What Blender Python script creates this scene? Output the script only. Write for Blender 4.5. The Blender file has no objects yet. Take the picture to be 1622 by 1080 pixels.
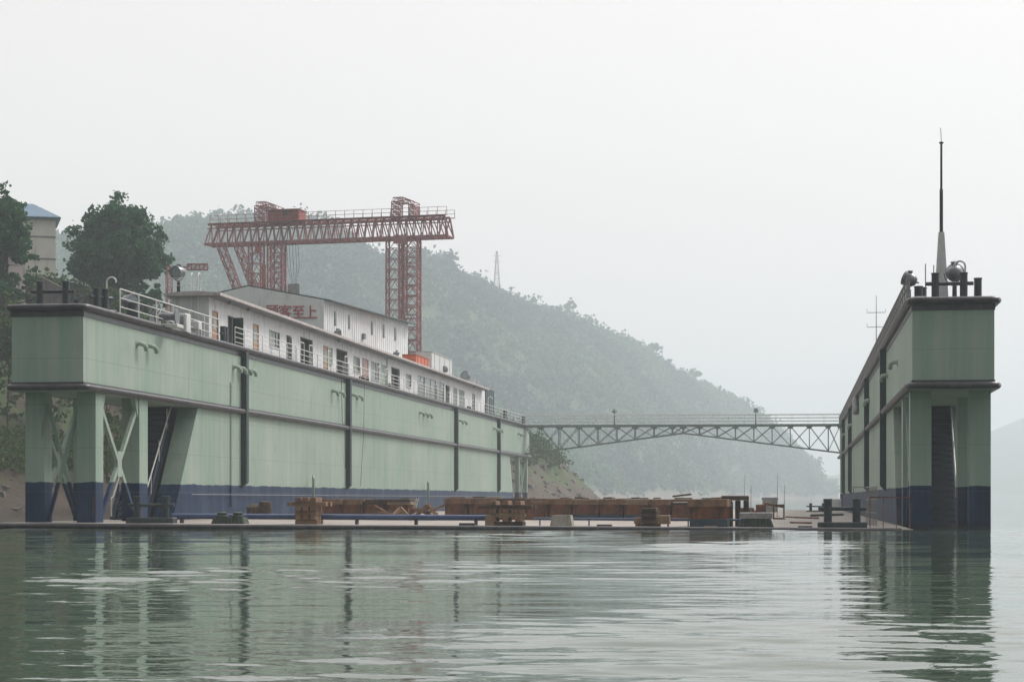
import bpy, math, random
import numpy as np
from mathutils import Vector, Matrix
from math import radians as R, sin, cos, pi, atan2, sqrt, floor

random.seed(7)
rng = np.random.default_rng(11)
S = bpy.context.scene
COL = S.collection

# ------------------------------------------------------------------ camera
F = 3200.0                     # focal length in pixels of the 1622 px wide photograph
HZ = 790.0                     # image row of the horizon
EYE = 1.35
TH = math.atan(454.0 / F)
CS, SN = cos(TH), sin(TH)
cd = bpy.data.cameras.new('camera')
cam = bpy.data.objects.new('camera', cd); COL.objects.link(cam)
cam.location = (0, 0, EYE)
cam.rotation_euler = (R(90), 0, TH)
cd.sensor_width = 36.0
cd.lens = 36.0 * F / 1622.0
cd.shift_y = (HZ - 540.0) / 1622.0
cd.clip_start = 0.5
cd.clip_end = 20000
S.camera = cam

# ------------------------------------------------------------------ world, sun, exposure
SUN_EL, SUN_AZ = R(46), R(42)          # azimuth from +Y (behind the dock) towards +X
w = bpy.data.worlds.new('World'); S.world = w
w.use_nodes = True
nt = w.node_tree
for n in list(nt.nodes): nt.nodes.remove(n)
out = nt.nodes.new('ShaderNodeOutputWorld')
sky = nt.nodes.new('ShaderNodeTexSky'); sky.sky_type = 'NISHITA'; sky.sun_disc = False
sky.sun_elevation = SUN_EL; sky.sun_rotation = SUN_AZ
sky.air_density = 1.0; sky.dust_density = 6.0; sky.ozone_density = 1.0
hs = nt.nodes.new('ShaderNodeHueSaturation'); hs.inputs['Saturation'].default_value = 0.12
nt.links.new(sky.outputs[0], hs.inputs['Color'])
b1 = nt.nodes.new('ShaderNodeBackground'); b1.inputs[1].default_value = 0.05
nt.links.new(hs.outputs[0], b1.inputs[0])
# overcast veil: a little brighter towards the hidden sun
tc = nt.nodes.new('ShaderNodeTexCoord')
dt = nt.nodes.new('ShaderNodeVectorMath'); dt.operation = 'DOT_PRODUCT'
nt.links.new(tc.outputs['Generated'], dt.inputs[0])
dt.inputs[1].default_value = (sin(R(12)), cos(R(12)), 0.35)
mr = nt.nodes.new('ShaderNodeMapRange'); mr.interpolation_type = 'SMOOTHSTEP'
mr.inputs['From Min'].default_value = -0.65; mr.inputs['From Max'].default_value = 0.75
mr.inputs['To Min'].default_value = 0.10; mr.inputs['To Max'].default_value = 0.75
nt.links.new(dt.outputs['Value'], mr.inputs['Value'])
sz = nt.nodes.new('ShaderNodeSeparateXYZ'); nt.links.new(tc.outputs['Generated'], sz.inputs[0])
mz_ = nt.nodes.new('ShaderNodeMapRange'); mz_.interpolation_type = 'SMOOTHSTEP'
mz_.inputs['From Min'].default_value = 0.24; mz_.inputs['From Max'].default_value = 0.75
mz_.inputs['To Min'].default_value = 1.0; mz_.inputs['To Max'].default_value = 2.1
nt.links.new(sz.outputs[2], mz_.inputs['Value'])
mm = nt.nodes.new('ShaderNodeMath'); mm.operation = 'MULTIPLY'
nt.links.new(mr.outputs[0], mm.inputs[0]); nt.links.new(mz_.outputs[0], mm.inputs[1])
b2 = nt.nodes.new('ShaderNodeBackground'); b2.inputs[0].default_value = (1.0, 0.955, 0.935, 1)
nt.links.new(mm.outputs[0], b2.inputs[1])
ad = nt.nodes.new('ShaderNodeAddShader')
nt.links.new(b1.outputs[0], ad.inputs[0]); nt.links.new(b2.outputs[0], ad.inputs[1])
nt.links.new(ad.outputs[0], out.inputs['Surface'])

sl = bpy.data.lights.new('sun', 'SUN'); sl.energy = 2.2; sl.angle = R(14); sl.color = (1.0, 0.95, 0.89)
so = bpy.data.objects.new('sun', sl); COL.objects.link(so)
sd = Vector((sin(SUN_AZ)*cos(SUN_EL), cos(SUN_AZ)*cos(SUN_EL), sin(SUN_EL)))
so.rotation_euler = sd.to_track_quat('Z', 'Y').to_euler()
so.location = sd * 300

S.view_settings.view_transform = 'Standard'
S.view_settings.look = 'None'
S.view_settings.exposure = 0.0
S.view_settings.gamma = 1.0
S.cycles.use_denoising = True
try:
    S.cycles.denoiser = 'OPENIMAGEDENOISE'
except Exception: pass
S.cycles.max_bounces = 6
S.cycles.diffuse_bounces = 3
S.cycles.glossy_bounces = 3
S.cycles.volume_bounces = 2
S.cycles.caustics_reflective = False

# ------------------------------------------------------------------ projection helpers
def T(px): return (px - 811.0) / F
def P(px, py, k):
    t = T(px)
    return Vector((k*(CS*t - SN), k*(SN*t + CS), EYE + (HZ - py) * k / F))
def YX(px, X):                 # Y where the column px meets the plane X
    t = T(px)
    return X / (CS*t - SN) * (SN*t + CS)
def XY(px, Y):                 # X where the column px meets the plane Y
    t = T(px)
    return Y / (SN*t + CS) * (CS*t - SN)
def depth(x, y): return -SN*x + CS*y
def pxof(x, y): return 811 + F * (CS*x + SN*y) / depth(x, y)
def ZZ(py, x, y): return EYE + (HZ - py) * depth(x, y) / F

# ------------------------------------------------------------------ materials
def lin(c):
    return tuple(((v/255.0)/12.92 if v/255.0 <= .04045 else (((v/255.0)+.055)/1.055)**2.4) for v in c)
def newmat(name):
    m = bpy.data.materials.new(name); m.use_nodes = True
    return m, m.node_tree, m.node_tree.nodes['Principled BSDF']
def ramp(nt, stops):
    r = nt.nodes.new('ShaderNodeValToRGB'); e = r.color_ramp.elements
    while len(e) > 1: e.remove(e[-1])
    e[0].position = stops[0][0]; e[0].color = (*stops[0][1], 1)
    for p, c in stops[1:]:
        x = e.new(p); x.color = (*c, 1)
    return r
def noise(nt, scale, detail=4, vec=None, rough=.55, dist=0.0):
    n = nt.nodes.new('ShaderNodeTexNoise'); n.inputs['Scale'].default_value = scale
    n.inputs['Detail'].default_value = detail; n.inputs['Roughness'].default_value = rough
    n.inputs['Distortion'].default_value = dist
    if vec is not None: nt.links.new(vec, n.inputs['Vector'])
    return n
def mapping(nt, src, scale=(1, 1, 1), loc=(0, 0, 0), rot=(0, 0, 0)):
    m = nt.nodes.new('ShaderNodeMapping'); nt.links.new(src, m.inputs['Vector'])
    m.inputs['Scale'].default_value = scale; m.inputs['Location'].default_value = loc
    m.inputs['Rotation'].default_value = rot
    return m
def mixc(nt, fac, a, b, mode='MIX'):
    m = nt.nodes.new('ShaderNodeMix'); m.data_type = 'RGBA'; m.blend_type = mode
    if isinstance(fac, (int, float)): m.inputs[0].default_value = fac
    else: nt.links.new(fac, m.inputs[0])
    for s, v in ((6, a), (7, b)):
        if isinstance(v, tuple): m.inputs[s].default_value = (*v, 1) if len(v) == 3 else v
        else: nt.links.new(v, m.inputs[s])
    return m.outputs[2]
def math_(nt, op, a, b=None):
    m = nt.nodes.new('ShaderNodeMath'); m.operation = op
    for i, v in enumerate((a, b)):
        if v is None: continue
        if isinstance(v, (int, float)): m.inputs[i].default_value = v
        else: nt.links.new(v, m.inputs[i])
    return m.outputs[0]
def maprange(nt, v, a, b, c=0.0, d=1.0):
    m = nt.nodes.new('ShaderNodeMapRange'); nt.links.new(v, m.inputs[0])
    for i, x in enumerate((a, b, c, d)): m.inputs[i+1].default_value = x
    return m.outputs[0]
def bump(nt, bs, h, strength=.3, dist=.05):
    b = nt.nodes.new('ShaderNodeBump'); b.inputs['Strength'].default_value = strength
    b.inputs['Distance'].default_value = dist
    nt.links.new(h, b.inputs['Height']); nt.links.new(b.outputs[0], bs.inputs['Normal'])

def simple(name, col, col2=None, rough=.6, scale=3.0, metal=0.0, b=.15, dirt=None, dirt_amt=.5, detail=5):
    m, nt, bs = newmat(name)
    tc = nt.nodes.new('ShaderNodeTexCoord')
    n = noise(nt, scale, detail, tc.outputs['Object'])
    col2 = col2 or tuple(c*.65 for c in col)
    c = mixc(nt, maprange(nt, n.outputs[0], .35, .65), col, col2)
    if dirt:
        mp = mapping(nt, tc.outputs['Object'], (1.7, 1.7, .35))
        n2 = noise(nt, scale*1.3, 6, mp.outputs[0], .65)
        c = mixc(nt, maprange(nt, n2.outputs[0], .52, .68, 0, dirt_amt), c, dirt)
    nt.links.new(c, bs.inputs['Base Color'])
    bs.inputs['Roughness'].default_value = rough
    bs.inputs['Metallic'].default_value = metal
    if b: bump(nt, bs, n.outputs[0], b, .03)
    return m

def hull_paint(name, zline, seams=True):
    """sage topcoat over a navy boot top, weld seams, chalky streaks and a few rust runs"""
    m, nt, bs = newmat(name)
    g = nt.nodes.new('ShaderNodeNewGeometry')
    pos = g.outputs['Position']
    sx = nt.nodes.new('ShaderNodeSeparateXYZ'); nt.links.new(pos, sx.inputs[0])
    x, y, z = sx.outputs
    big = noise(nt, .16, 4, pos, .5)
    patch = noise(nt, .55, 5, mapping(nt, pos, (1, 1, .7)).outputs[0], .6)
    streak = noise(nt, 1.0, 5, mapping(nt, pos, (2.2, 2.2, .09)).outputs[0], .65)
    green = mixc(nt, maprange(nt, big.outputs[0], .3, .7), (.185, .308, .238), (.288, .390, .322))
    green = mixc(nt, maprange(nt, streak.outputs[0], .34, .78, .06, .62), green, (.48, .46, .425))
    green = mixc(nt, maprange(nt, patch.outputs[0], .55, .72, 0, .35), green, (.165, .25, .195))
    blue = mixc(nt, maprange(nt, streak.outputs[0], .38, .7), (.004, .017, .055), (.022, .046, .105))
    blue = mixc(nt, maprange(nt, patch.outputs[0], .5, .72, 0, .6), blue, (.06, .085, .14))
    zz = math_(nt, 'ADD', z, maprange(nt, patch.outputs[0], .3, .7, -.05, .05))
    isg = maprange(nt, zz, zline-.015, zline+.015)
    c = mixc(nt, isg, blue, green)
    # scum just over the water
    wl = maprange(nt, math_(nt, 'ADD', z, maprange(nt, streak.outputs[0], .3, .7, -.12, .12)), .05, .30, .8, 0)
    c = mixc(nt, wl, c, (.035, .04, .028))
    rs = noise(nt, 1.4, 6, mapping(nt, pos, (1.5, 1.5, .16), (3, 7, 1)).outputs[0], .7)
    c = mixc(nt, maprange(nt, rs.outputs[0], .63, .74, 0, .65), c, (.15, .075, .038))
    h = patch.outputs[0]
    if seams:
        def seam(v, period, wd):
            f = math_(nt, 'FRACT', math_(nt, 'DIVIDE', v, period))
            d = math_(nt, 'ABSOLUTE', math_(nt, 'SUBTRACT', f, .5))
            return maprange(nt, d, .5 - wd/period, .5, 0, 1)
        s1 = seam(math_(nt, 'ADD', z, .35), 2.05, .035)
        s2 = seam(y, 6.9, .05)
        s = math_(nt, 'MAXIMUM', s1, s2)
        c = mixc(nt, math_(nt, 'MULTIPLY', s, .32), c, (.13, .16, .125))
        h = math_(nt, 'ADD', math_(nt, 'MULTIPLY', big.outputs[0], 2.0), math_(nt, 'MULTIPLY', s, .12))
    nt.links.new(c, bs.inputs['Base Color'])
    bs.inputs['Roughness'].default_value = .55
    bs.inputs['Specular IOR Level'].default_value = .2
    bump(nt, bs, h, .5, .06)
    return m

M = {}
M['hull_left'] = hull_paint('hull paint left', 2.14)
M['hull_right'] = hull_paint('hull paint right', 1.92)
M['pilaster'] = simple('dark green beam paint', (.008, .022, .024), (.016, .034, .040), .5, 2, dirt=(.035, .035, .035), dirt_amt=.4)
M['fender'] = simple('black fender', (.020, .017, .022), (.05, .044, .052), .38, 1.6, dirt=(.085, .078, .085), dirt_amt=.55)
M['black'] = simple('black deck paint', (.020, .022, .024), (.04, .042, .045), .5, 4, dirt=(.08, .05, .035), dirt_amt=.4)
M['bitt'] = simple('bollard paint', (.016, .026, .03), (.035, .05, .055), .45, 4, dirt=(.09, .05, .03), dirt_amt=.35)
M['white'] = simple('white paint', (.62, .64, .63), (.52, .53, .52), .5, 2.5, dirt=(.36, .28, .22), dirt_amt=.35)
M['rail'] = simple('rail paint', (.70, .72, .69), (.55, .57, .54), .45, 6, dirt=(.30, .22, .16), dirt_amt=.35)
M['rail_old'] = simple('aged rail paint', (.30, .31, .31), (.20, .19, .19), .6, 5, dirt=(.16, .09, .07), dirt_amt=.6)
M['housewall'] = simple('deckhouse wall', (.80, .80, .81), (.70, .70, .71), .6, 1.3, dirt=(.33, .31, .30), dirt_amt=.5)
M['houseroof'] = simple('deckhouse roof', (.52, .47, .46), (.40, .36, .35), .7, 1.5, dirt=(.25, .20, .18), dirt_amt=.5)
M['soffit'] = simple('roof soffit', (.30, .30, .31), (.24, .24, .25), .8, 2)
M['orange'] = simple('varnished door', (.50, .27, .14), (.42, .22, .11), .5, 3)
M['pink'] = simple('faded pink door', (.48, .31, .29), (.40, .27, .25), .6, 3)
M['doorgreen'] = simple('dark green door', (.02, .05, .04), (.03, .065, .05), .5, 3)
M['palegreen'] = simple('pale green shutter', (.30, .40, .33), (.25, .34, .28), .6, 3)
M['glassdark'] = simple('dark window glass', (.02, .03, .033), (.03, .042, .045), .12, 2, b=0)
M['curtain'] = simple('pale curtain', (.42, .45, .43), (.30, .33, .32), .8, 6)
M['grey'] = simple('grey metal', (.13, .14, .15), (.20, .21, .22), .4, 5, metal=.3)
M['lampgrey'] = simple('lamp housing metal', (.13, .14, .15), (.22, .23, .24), .38, 6, metal=.5)
M['lens'] = simple('lamp lens', (.30, .33, .35), (.22, .25, .27), .08, 9, b=0)
M['rust'] = simple('rusty steel', (.25, .088, .040), (.075, .034, .024), .85, 1.6, b=.5, dirt=(.030, .022, .018), dirt_amt=.9, detail=8)
M['timber'] = simple('weathered timber', (.27, .155, .088), (.12, .068, .042), .85, 1.6, b=.5, dirt=(.26, .17, .10), dirt_amt=.6, detail=8)
M['timberpale'] = simple('pale timber', (.30, .215, .135), (.17, .115, .07), .85, 2.5, b=.4, dirt=(.14, .08, .05), dirt_amt=.5)
M['timberdark'] = simple('wet dark timber', (.085, .052, .032), (.045, .030, .022), .8, 2.5, b=.5, dirt=(.15, .09, .05), dirt_amt=.6)
M['bluebase'] = simple('navy block base', (.018, .040, .065), (.04, .07, .09), .6, 2, dirt=(.10, .05, .03), dirt_amt=.6)
M['stairblue'] = simple('dark stair paint', (.008, .016, .034), (.016, .028, .052), .6, 3, dirt=(.05, .05, .05), dirt_amt=.4)
M['bluepipe'] = simple('blue pipe paint', (.028, .055, .145), (.05, .085, .18), .33, 1.2, dirt=(.10, .10, .12), dirt_amt=.3)
M['concrete'] = simple('concrete', (.36, .345, .30), (.24, .225, .19), .9, 2.6, b=.5, dirt=(.13, .12, .10), dirt_amt=.6)
M['deckplate'] = simple('worn deck plate', (.34, .315, .285), (.22, .19, .165), .75, .5, b=.25, dirt=(.22, .09, .045), dirt_amt=.55, detail=9)
M['crane'] = simple('haze-paled red crane paint', (.42, .165, .155), (.28, .115, .115), .65, 1.0, dirt=(.12, .05, .04), dirt_amt=.6)  # red paled towards pink, distance haze put into the colour
M['cranered'] = simple('bright red crane plate', (.40, .085, .06), (.30, .07, .05), .6, 1.5, dirt=(.2, .07, .05), dirt_amt=.4)
M['signred'] = simple('red sign paint', (.50, .055, .060), (.36, .06, .06), .6, 2.5)
M['shedwall'] = simple('shed cladding', (.80, .81, .81), (.72, .73, .73), .6, .7, dirt=(.32, .31, .30), dirt_amt=.35)
M['shedroof'] = simple('shed roof sheet', (.055, .065, .075), (.09, .10, .11), .6, 2)
M['blueroof'] = simple('blue tin roof', (.05, .12, .20), (.08, .16, .24), .5, 2)
M['cream'] = simple('cream render', (.76, .71, .65), (.68, .63, .57), .85, .5, dirt=(.33, .28, .24), dirt_amt=.4)
M['band'] = simple('grey band', (.24, .25, .27), (.20, .21, .23), .8, 2)
M['oldconcrete'] = simple('stained wall', (.20, .175, .165), (.13, .115, .11), .9, .8, dirt=(.09, .08, .075), dirt_amt=.5)
M['bark'] = simple('bark', (.075, .058, .042), (.04, .032, .025), .95, 3, b=.6)
M['cable'] = simple('cable', (.02, .02, .02), (.03, .03, .03), .7, 3, b=0)
M['tarp'] = simple('blue grey tarp', (.12, .17, .23), (.08, .12, .17), .6, 4)
M['orangebox'] = simple('orange tank paint', (.58, .13, .045), (.48, .10, .035), .5, 2)
M['darkpanel'] = simple('dark blue grey panel', (.05, .075, .09), (.07, .095, .11), .6, 2)

def foliage(name, a, b, c, scale=.9, transl=.25):
    m, nt, bs = newmat(name)
    g = nt.nodes.new('ShaderNodeNewGeometry')
    n = noise(nt, scale, 4, g.outputs['Position'], .6)
    n2 = noise(nt, scale*7, 2, g.outputs['Position'], .6)
    col = mixc(nt, maprange(nt, n.outputs[0], .42, .60), a, b)
    col = mixc(nt, maprange(nt, n2.outputs[0], .45, .7), col, c)
    nt.links.new(col, bs.inputs['Base Color'])
    bs.inputs['Roughness'].default_value = .7
    bs.inputs['Specular IOR Level'].default_value = .08
    tr = nt.nodes.new('ShaderNodeBsdfTranslucent'); nt.links.new(col, tr.inputs[0])
    mx = nt.nodes.new('ShaderNodeMixShader'); mx.inputs[0].default_value = transl
    nt.links.new(bs.outputs[0], mx.inputs[1]); nt.links.new(tr.outputs[0], mx.inputs[2])
    nt.links.new(mx.outputs[0], nt.nodes['Material Output'].inputs[0])
    return m
M['leafdark'] = foliage('dark leaves', (.022, .085, .042), (.042, .130, .055), (.085, .185, .075))
M['leafmid'] = foliage('mid leaves', (.030, .060, .022), (.050, .085, .030), (.08, .12, .05))
M['leaflight'] = foliage('light leaves', (.075, .13, .035), (.11, .16, .05), (.06, .10, .03))
M['forest'] = foliage('forest leaves', (.006, .060, .058), (.085, .215, .105), (.030, .125, .095), .009)  # leaf greens tinted with the blue of distant haze

def ground_mat(name, soil, soil2, grass, gscale, bias, lowz=None):
    m, nt, bs = newmat(name)
    g = nt.nodes.new('ShaderNodeNewGeometry'); pos = g.outputs['Position']
    n1 = noise(nt, .25, 8, pos, .65); n2 = noise(nt, gscale, 6, pos, .6)
    n3 = noise(nt, 1.5, 6, mapping(nt, pos, (1, 1, 2.5)).outputs[0], .7)
    c = mixc(nt, maprange(nt, n1.outputs[0], .35, .65), soil, soil2)
    c = mixc(nt, maprange(nt, n3.outputs[0], .55, .72, 0, .6), c, tuple(v*1.7 for v in soil))
    sx = nt.nodes.new('ShaderNodeSeparateXYZ'); nt.links.new(pos, sx.inputs[0])
    f = maprange(nt, n2.outputs[0], bias-.04, bias+.05)
    if lowz:
        zz = math_(nt, 'ADD', sx.outputs[2], maprange(nt, n1.outputs[0], .3, .7, -lowz*.5, lowz*.5))
        f = math_(nt, 'MULTIPLY', f, maprange(nt, zz, lowz*.7, lowz*1.2))
    c = mixc(nt, f, c, grass)
    wet = maprange(nt, sx.outputs[2], .1, .9, .7, 0)
    c = mixc(nt, wet, c, tuple(v*.4 for v in soil))
    nt.links.new(c, bs.inputs['Base Color']); bs.inputs['Roughness'].default_value = .95
    bump(nt, bs, n3.outputs[0], .8, .4)
    return m
M['bank'] = ground_mat('bank earth', (.095, .064, .046), (.058, .044, .033), (.060, .090, .030), .11, .47, 4.2)
M['hill'] = ground_mat('hill ground', (.17, .135, .11), (.12, .11, .085), (.05, .10, .04), .010, .30, 8.0)

# ------------------------------------------------------------------ object helpers
ORG = {}
def link(o, parent=None):
    COL.objects.link(o)
    if parent is not None: o.parent = parent
    return o
def tag(o, label=None, cat=None, group=None, kind=None):
    if label: o['label'] = label
    if cat: o['category'] = cat
    if group: o['group'] = group
    if kind: o['kind'] = kind
    return o
def empty(name, loc, label=None, cat=None, group=None, rz=0.0):
    o = bpy.data.objects.new(name, None); COL.objects.link(o)
    o.location = loc; o.rotation_euler = (0, 0, rz); o.empty_display_size = .3
    ORG[o.name] = Vector(loc) if rz == 0 else Vector((0, 0, 0))
    return tag(o, label, cat, group)

class MB:
    def __init__(s): s.v = []; s.f = []; s.smooth = []
    def add(s, vs, fs, smooth=False):
        n = len(s.v); s.v.extend([tuple(v) for v in vs])
        s.f.extend([tuple(i+n for i in f) for f in fs]); s.smooth.extend([smooth]*len(fs))
        return s
    def box(s, x0, x1, y0, y1, z0, z1):
        x0, x1 = sorted((x0, x1)); y0, y1 = sorted((y0, y1)); z0, z1 = sorted((z0, z1))
        return s.add([(x0,y0,z0),(x1,y0,z0),(x1,y1,z0),(x0,y1,z0),(x0,y0,z1),(x1,y0,z1),(x1,y1,z1),(x0,y1,z1)],
                     [(0,3,2,1),(4,5,6,7),(0,1,5,4),(1,2,6,5),(2,3,7,6),(3,0,4,7)])
    def cbox(s, x0, x1, y0, y1, z0, z1, b=.02):
        """box with chamfered vertical and top edges"""
        x0, x1 = sorted((x0, x1)); y0, y1 = sorted((y0, y1)); z0, z1 = sorted((z0, z1))
        b = min(b, (x1-x0)*.3, (y1-y0)*.3, (z1-z0)*.3)
        def ring(i, z): return [(x0+b+i,y0+i,z),(x1-b-i,y0+i,z),(x1-i,y0+b+i,z),(x1-i,y1-b-i,z),(x1-b-i,y1-i,z),(x0+b+i,y1-i,z),(x0+i,y1-b-i,z),(x0+i,y0+b+i,z)]
        vs = ring(0, z0) + ring(0, z1-b) + ring(b, z1)
        fs = [tuple(range(7, -1, -1))]
        for k in (0, 8):
            for i in range(8): j = (i+1) % 8; fs.append((k+i, k+j, k+8+j, k+8+i))
        fs.append(tuple(range(16, 24)))
        return s.add(vs, fs)
    def hexa(s, vs):
        return s.add(vs, [(0,3,2,1),(4,5,6,7),(0,1,5,4),(1,2,6,5),(2,3,7,6),(3,0,4,7)])
    def beam(s, p, q, w, h=None, up=(0, 0, 1)):
        h = h or w; p = Vector(p); q = Vector(q); d = (q-p)
        if d.length < 1e-6: return s
        d.normalize(); u = Vector(up)
        if abs(d.dot(u)) > .98: u = Vector((0, 1, 0))
        a = d.cross(u).normalized(); b = a.cross(d).normalized()
        a *= w/2; b *= h/2
        return s.hexa([p-a-b, p+a-b, q+a-b, q-a-b, p-a+b, p+a+b, q+a+b, q-a+b])
    def tube(s, pts, r, n=8, caps=True, r2=None):
        pts = [Vector(p) for p in pts]; L = len(pts); vs = []
        up = None
        for i, p in enumerate(pts):
            d = (pts[min(i+1, L-1)] - pts[max(i-1, 0)])
            if d.length < 1e-9: d = Vector((0, 0, 1))
            d.normalize()
            if up is None:
                up = Vector((0, 0, 1)) if abs(d.z) < .9 else Vector((1, 0, 0))
            a = d.cross(up).normalized(); b = a.cross(d).normalized(); up = b
            rr = r if r2 is None else r + (r2-r)*i/(L-1)
            for k in range(n):
                t = 2*pi*k/n; vs.append(p + a*cos(t)*rr + b*sin(t)*rr)
        fs = []
        for i in range(L-1):
            for k in range(n):
                k2 = (k+1) % n; fs.append((i*n+k, i*n+k2, (i+1)*n+k2, (i+1)*n+k))
        if caps:
            s.add(vs, fs, True); m = len(s.v) - len(vs)
            s.f.append(tuple(m+k for k in range(n-1, -1, -1))); s.f.append(tuple(m+(L-1)*n+k for k in range(n)))
            s.smooth += [False, False]
            return s
        return s.add(vs, fs, True)
    def lathe(s, prof, axis_p=(0, 0, 0), axis_d=(0, 0, 1), n=16):
        """prof: (radius, height) pairs along the axis"""
        d = Vector(axis_d).normalized(); p0 = Vector(axis_p)
        u = Vector((0, 0, 1)) if abs(d.z) < .9 else Vector((1, 0, 0))
        a = d.cross(u).normalized(); b = d.cross(a).normalized(); vs = []
        for r, h in prof:
            for k in range(n):
                t = 2*pi*k/n; vs.append(p0 + d*h + (a*cos(t) + b*sin(t))*max(r, .0005))
        fs = []
        for i in range(len(prof)-1):
            for k in range(n):
                k2 = (k+1) % n; fs.append((i*n+k, i*n+k2, (i+1)*n+k2, (i+1)*n+k))
        fs.append(tuple(range(n-1, -1, -1))); fs.append(tuple((len(prof)-1)*n+k for k in range(n)))
        return s.add(vs, fs, True)
    def build(s, name, mat, parent=None, org=None):
        me = bpy.data.meshes.new(name)
        o0 = org if org is not None else (root_org(parent) if parent is not None else Vector((0, 0, 0)))
        me.from_pydata([(v[0]-o0[0], v[1]-o0[1], v[2]-o0[2]) for v in s.v], [], s.f)
        me.polygons.foreach_set('use_smooth', s.smooth)
        me.materials.append(mat); me.update()
        if any(s.smooth):
            try: me.set_sharp_from_angle(angle=R(38))
            except Exception: pass
        o = bpy.data.objects.new(name, me)
        return link(o, parent)
def root_org(o):
    while o.parent is not None: o = o.parent
    return ORG.get(o.name, Vector((0, 0, 0)))
def kids(o): return [c for c in bpy.data.objects if c.parent == o]
KIDS = {}
def tree_of(o):
    if o.name not in KIDS:
        KIDS[o.name] = [(c, [g for g in kids(c)]) for c in kids(o)]
    return KIDS[o.name]
def dup(root, loc=None, rz=None, scale=None, label=None, group=None):
    r = root.copy(); COL.objects.link(r)
    if loc is not None: r.location = loc
    if rz is not None: r.rotation_euler = (0, 0, rz)
    if scale is not None: r.scale = (scale,)*3 if isinstance(scale, (int, float)) else scale
    if label: r['label'] = label
    if group: r['group'] = group
    for c, gs in tree_of(root):
        cc = c.copy(); COL.objects.link(cc); cc.parent = r
        for g in gs:
            gg = g.copy(); COL.objects.link(gg); gg.parent = cc
    return r
def single(name, mb, mat, loc, label, cat, group=None, kind=None):
    o = mb.build(name, mat, None, Vector(loc)); o.location = loc
    return tag(o, label, cat, group, kind)

# ------------------------------------------------------------------ water
def make_water():
    fine = np.arange(-R(17.5), R(17.5), .0019)
    coarse = np.radians(np.concatenate([np.arange(-180, -18, 4.0), [-17.6]]))
    coarse2 = np.radians(np.concatenate([[17.6], np.arange(20, 180, 4.0)]))
    ang = np.concatenate([coarse, fine, coarse2])
    r = [1.0]
    while r[-1] < 14: r.append(r[-1]*1.02 if r[-1] < 11 else r[-1]*1.006)
    while r[-1] < 60: r.append(r[-1]*1.003)
    while r[-1] < 130: r.append(r[-1]*1.0045)
    while r[-1] < 9000: r.append(r[-1]*1.06)
    r = np.array(r)
    A, RR = np.meshgrid(ang, r)
    th = A + pi/2 + TH
    X = RR*np.cos(th); Y = RR*np.sin(th)
    Z = np.zeros_like(X)
    dr = RR*.0033
    # wave groups: slow patches of livelier and calmer water
    def lowf(sx, sy, seed):
        g = np.random.default_rng(seed); o = np.zeros_like(X)
        for i in range(7):
            a = g.uniform(0, 2*pi); kx, ky = np.cos(a)/sx*g.uniform(.5, 1.6), np.sin(a)/sy*g.uniform(.5, 1.6)
            o += np.sin(X*kx + Y*ky + g.uniform(0, 6.3))
        return o/2.6
    patch = np.clip(.66 + .50*lowf(2.2, 4.0, 3), .22, 1.9)
    g = np.random.default_rng(5)
    for i in range(72):
        lam = .18*(24**g.uniform(0, 1)); k = 2*pi/lam
        a = pi/2 + g.normal(0, .36) + .08
        slope = .0086*(1.0 if lam < 1.6 else .62)
        fade = np.clip((lam/dr - 2.4)/2.5, 0, 1)
        wob = .35*lowf(1.2*lam+1.0, 1.2*lam+1.0, 100+i) if i % 4 == 0 else 0
        Z += fade*(slope/k)*np.sin(k*(X*np.cos(a) + Y*np.sin(a)) + g.uniform(0, 6.3) + wob*3)*patch
    for i in range(14):          # longer, very low swell that groups the ripples
        lam = g.uniform(3.5, 13); k = 2*pi/lam; a = pi/2 + g.normal(0, .30)
        Z += (.0020/k)*np.sin(k*(X*np.cos(a) + Y*np.sin(a)) + g.uniform(0, 6.3))*np.clip((lam/dr - 2.4)/2.5, 0, 1)
    Z *= np.clip((R(17.4) - np.abs(A))/R(1.5), 0, 1)
    nr, na = X.shape
    V = np.stack([X, Y, Z], -1).reshape(-1, 3)
    idx = np.arange(nr*na).reshape(nr, na)
    q = np.stack([idx[:-1, :-1], idx[:-1, 1:], idx[1:, 1:], idx[1:, :-1]], -1).reshape(-1, 4)
    wrap = np.stack([idx[:-1, -1], idx[:-1, 0], idx[1:, 0], idx[1:, -1]], -1)
    q = np.concatenate([q, wrap]); q = q[:, ::-1]
    me = mesh_np('river_water', V, q, True)
    # close the small hole under the eye
    m, nt, bs = newmat('river water')
    bs.inputs['Base Color'].default_value = (.050, .076, .050, 1)
    bs.inputs['Roughness'].default_value = .012
    bs.inputs['IOR'].default_value = 1.34
    ge = nt.nodes.new('ShaderNodeNewGeometry')
    n1 = noise(nt, 1.0, 3, mapping(nt, ge.outputs['Position'], (1.6, 3.4, 1)).outputs[0], .5)
    n2 = noise(nt, 1.0, 2, mapping(nt, ge.outputs['Position'], (.35, .8, 1)).outputs[0], .5)
    h = math_(nt, 'ADD', math_(nt, 'MULTIPLY', n1.outputs[0], .35), n2.outputs[0])
    bump(nt, bs, h, .20, .10)
    me.materials.append(m)
    o = bpy.data.objects.new('river_water', me); COL.objects.link(o)
    tag(o, 'grey green rippled river water reflecting the dock', None, None, 'structure')
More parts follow.
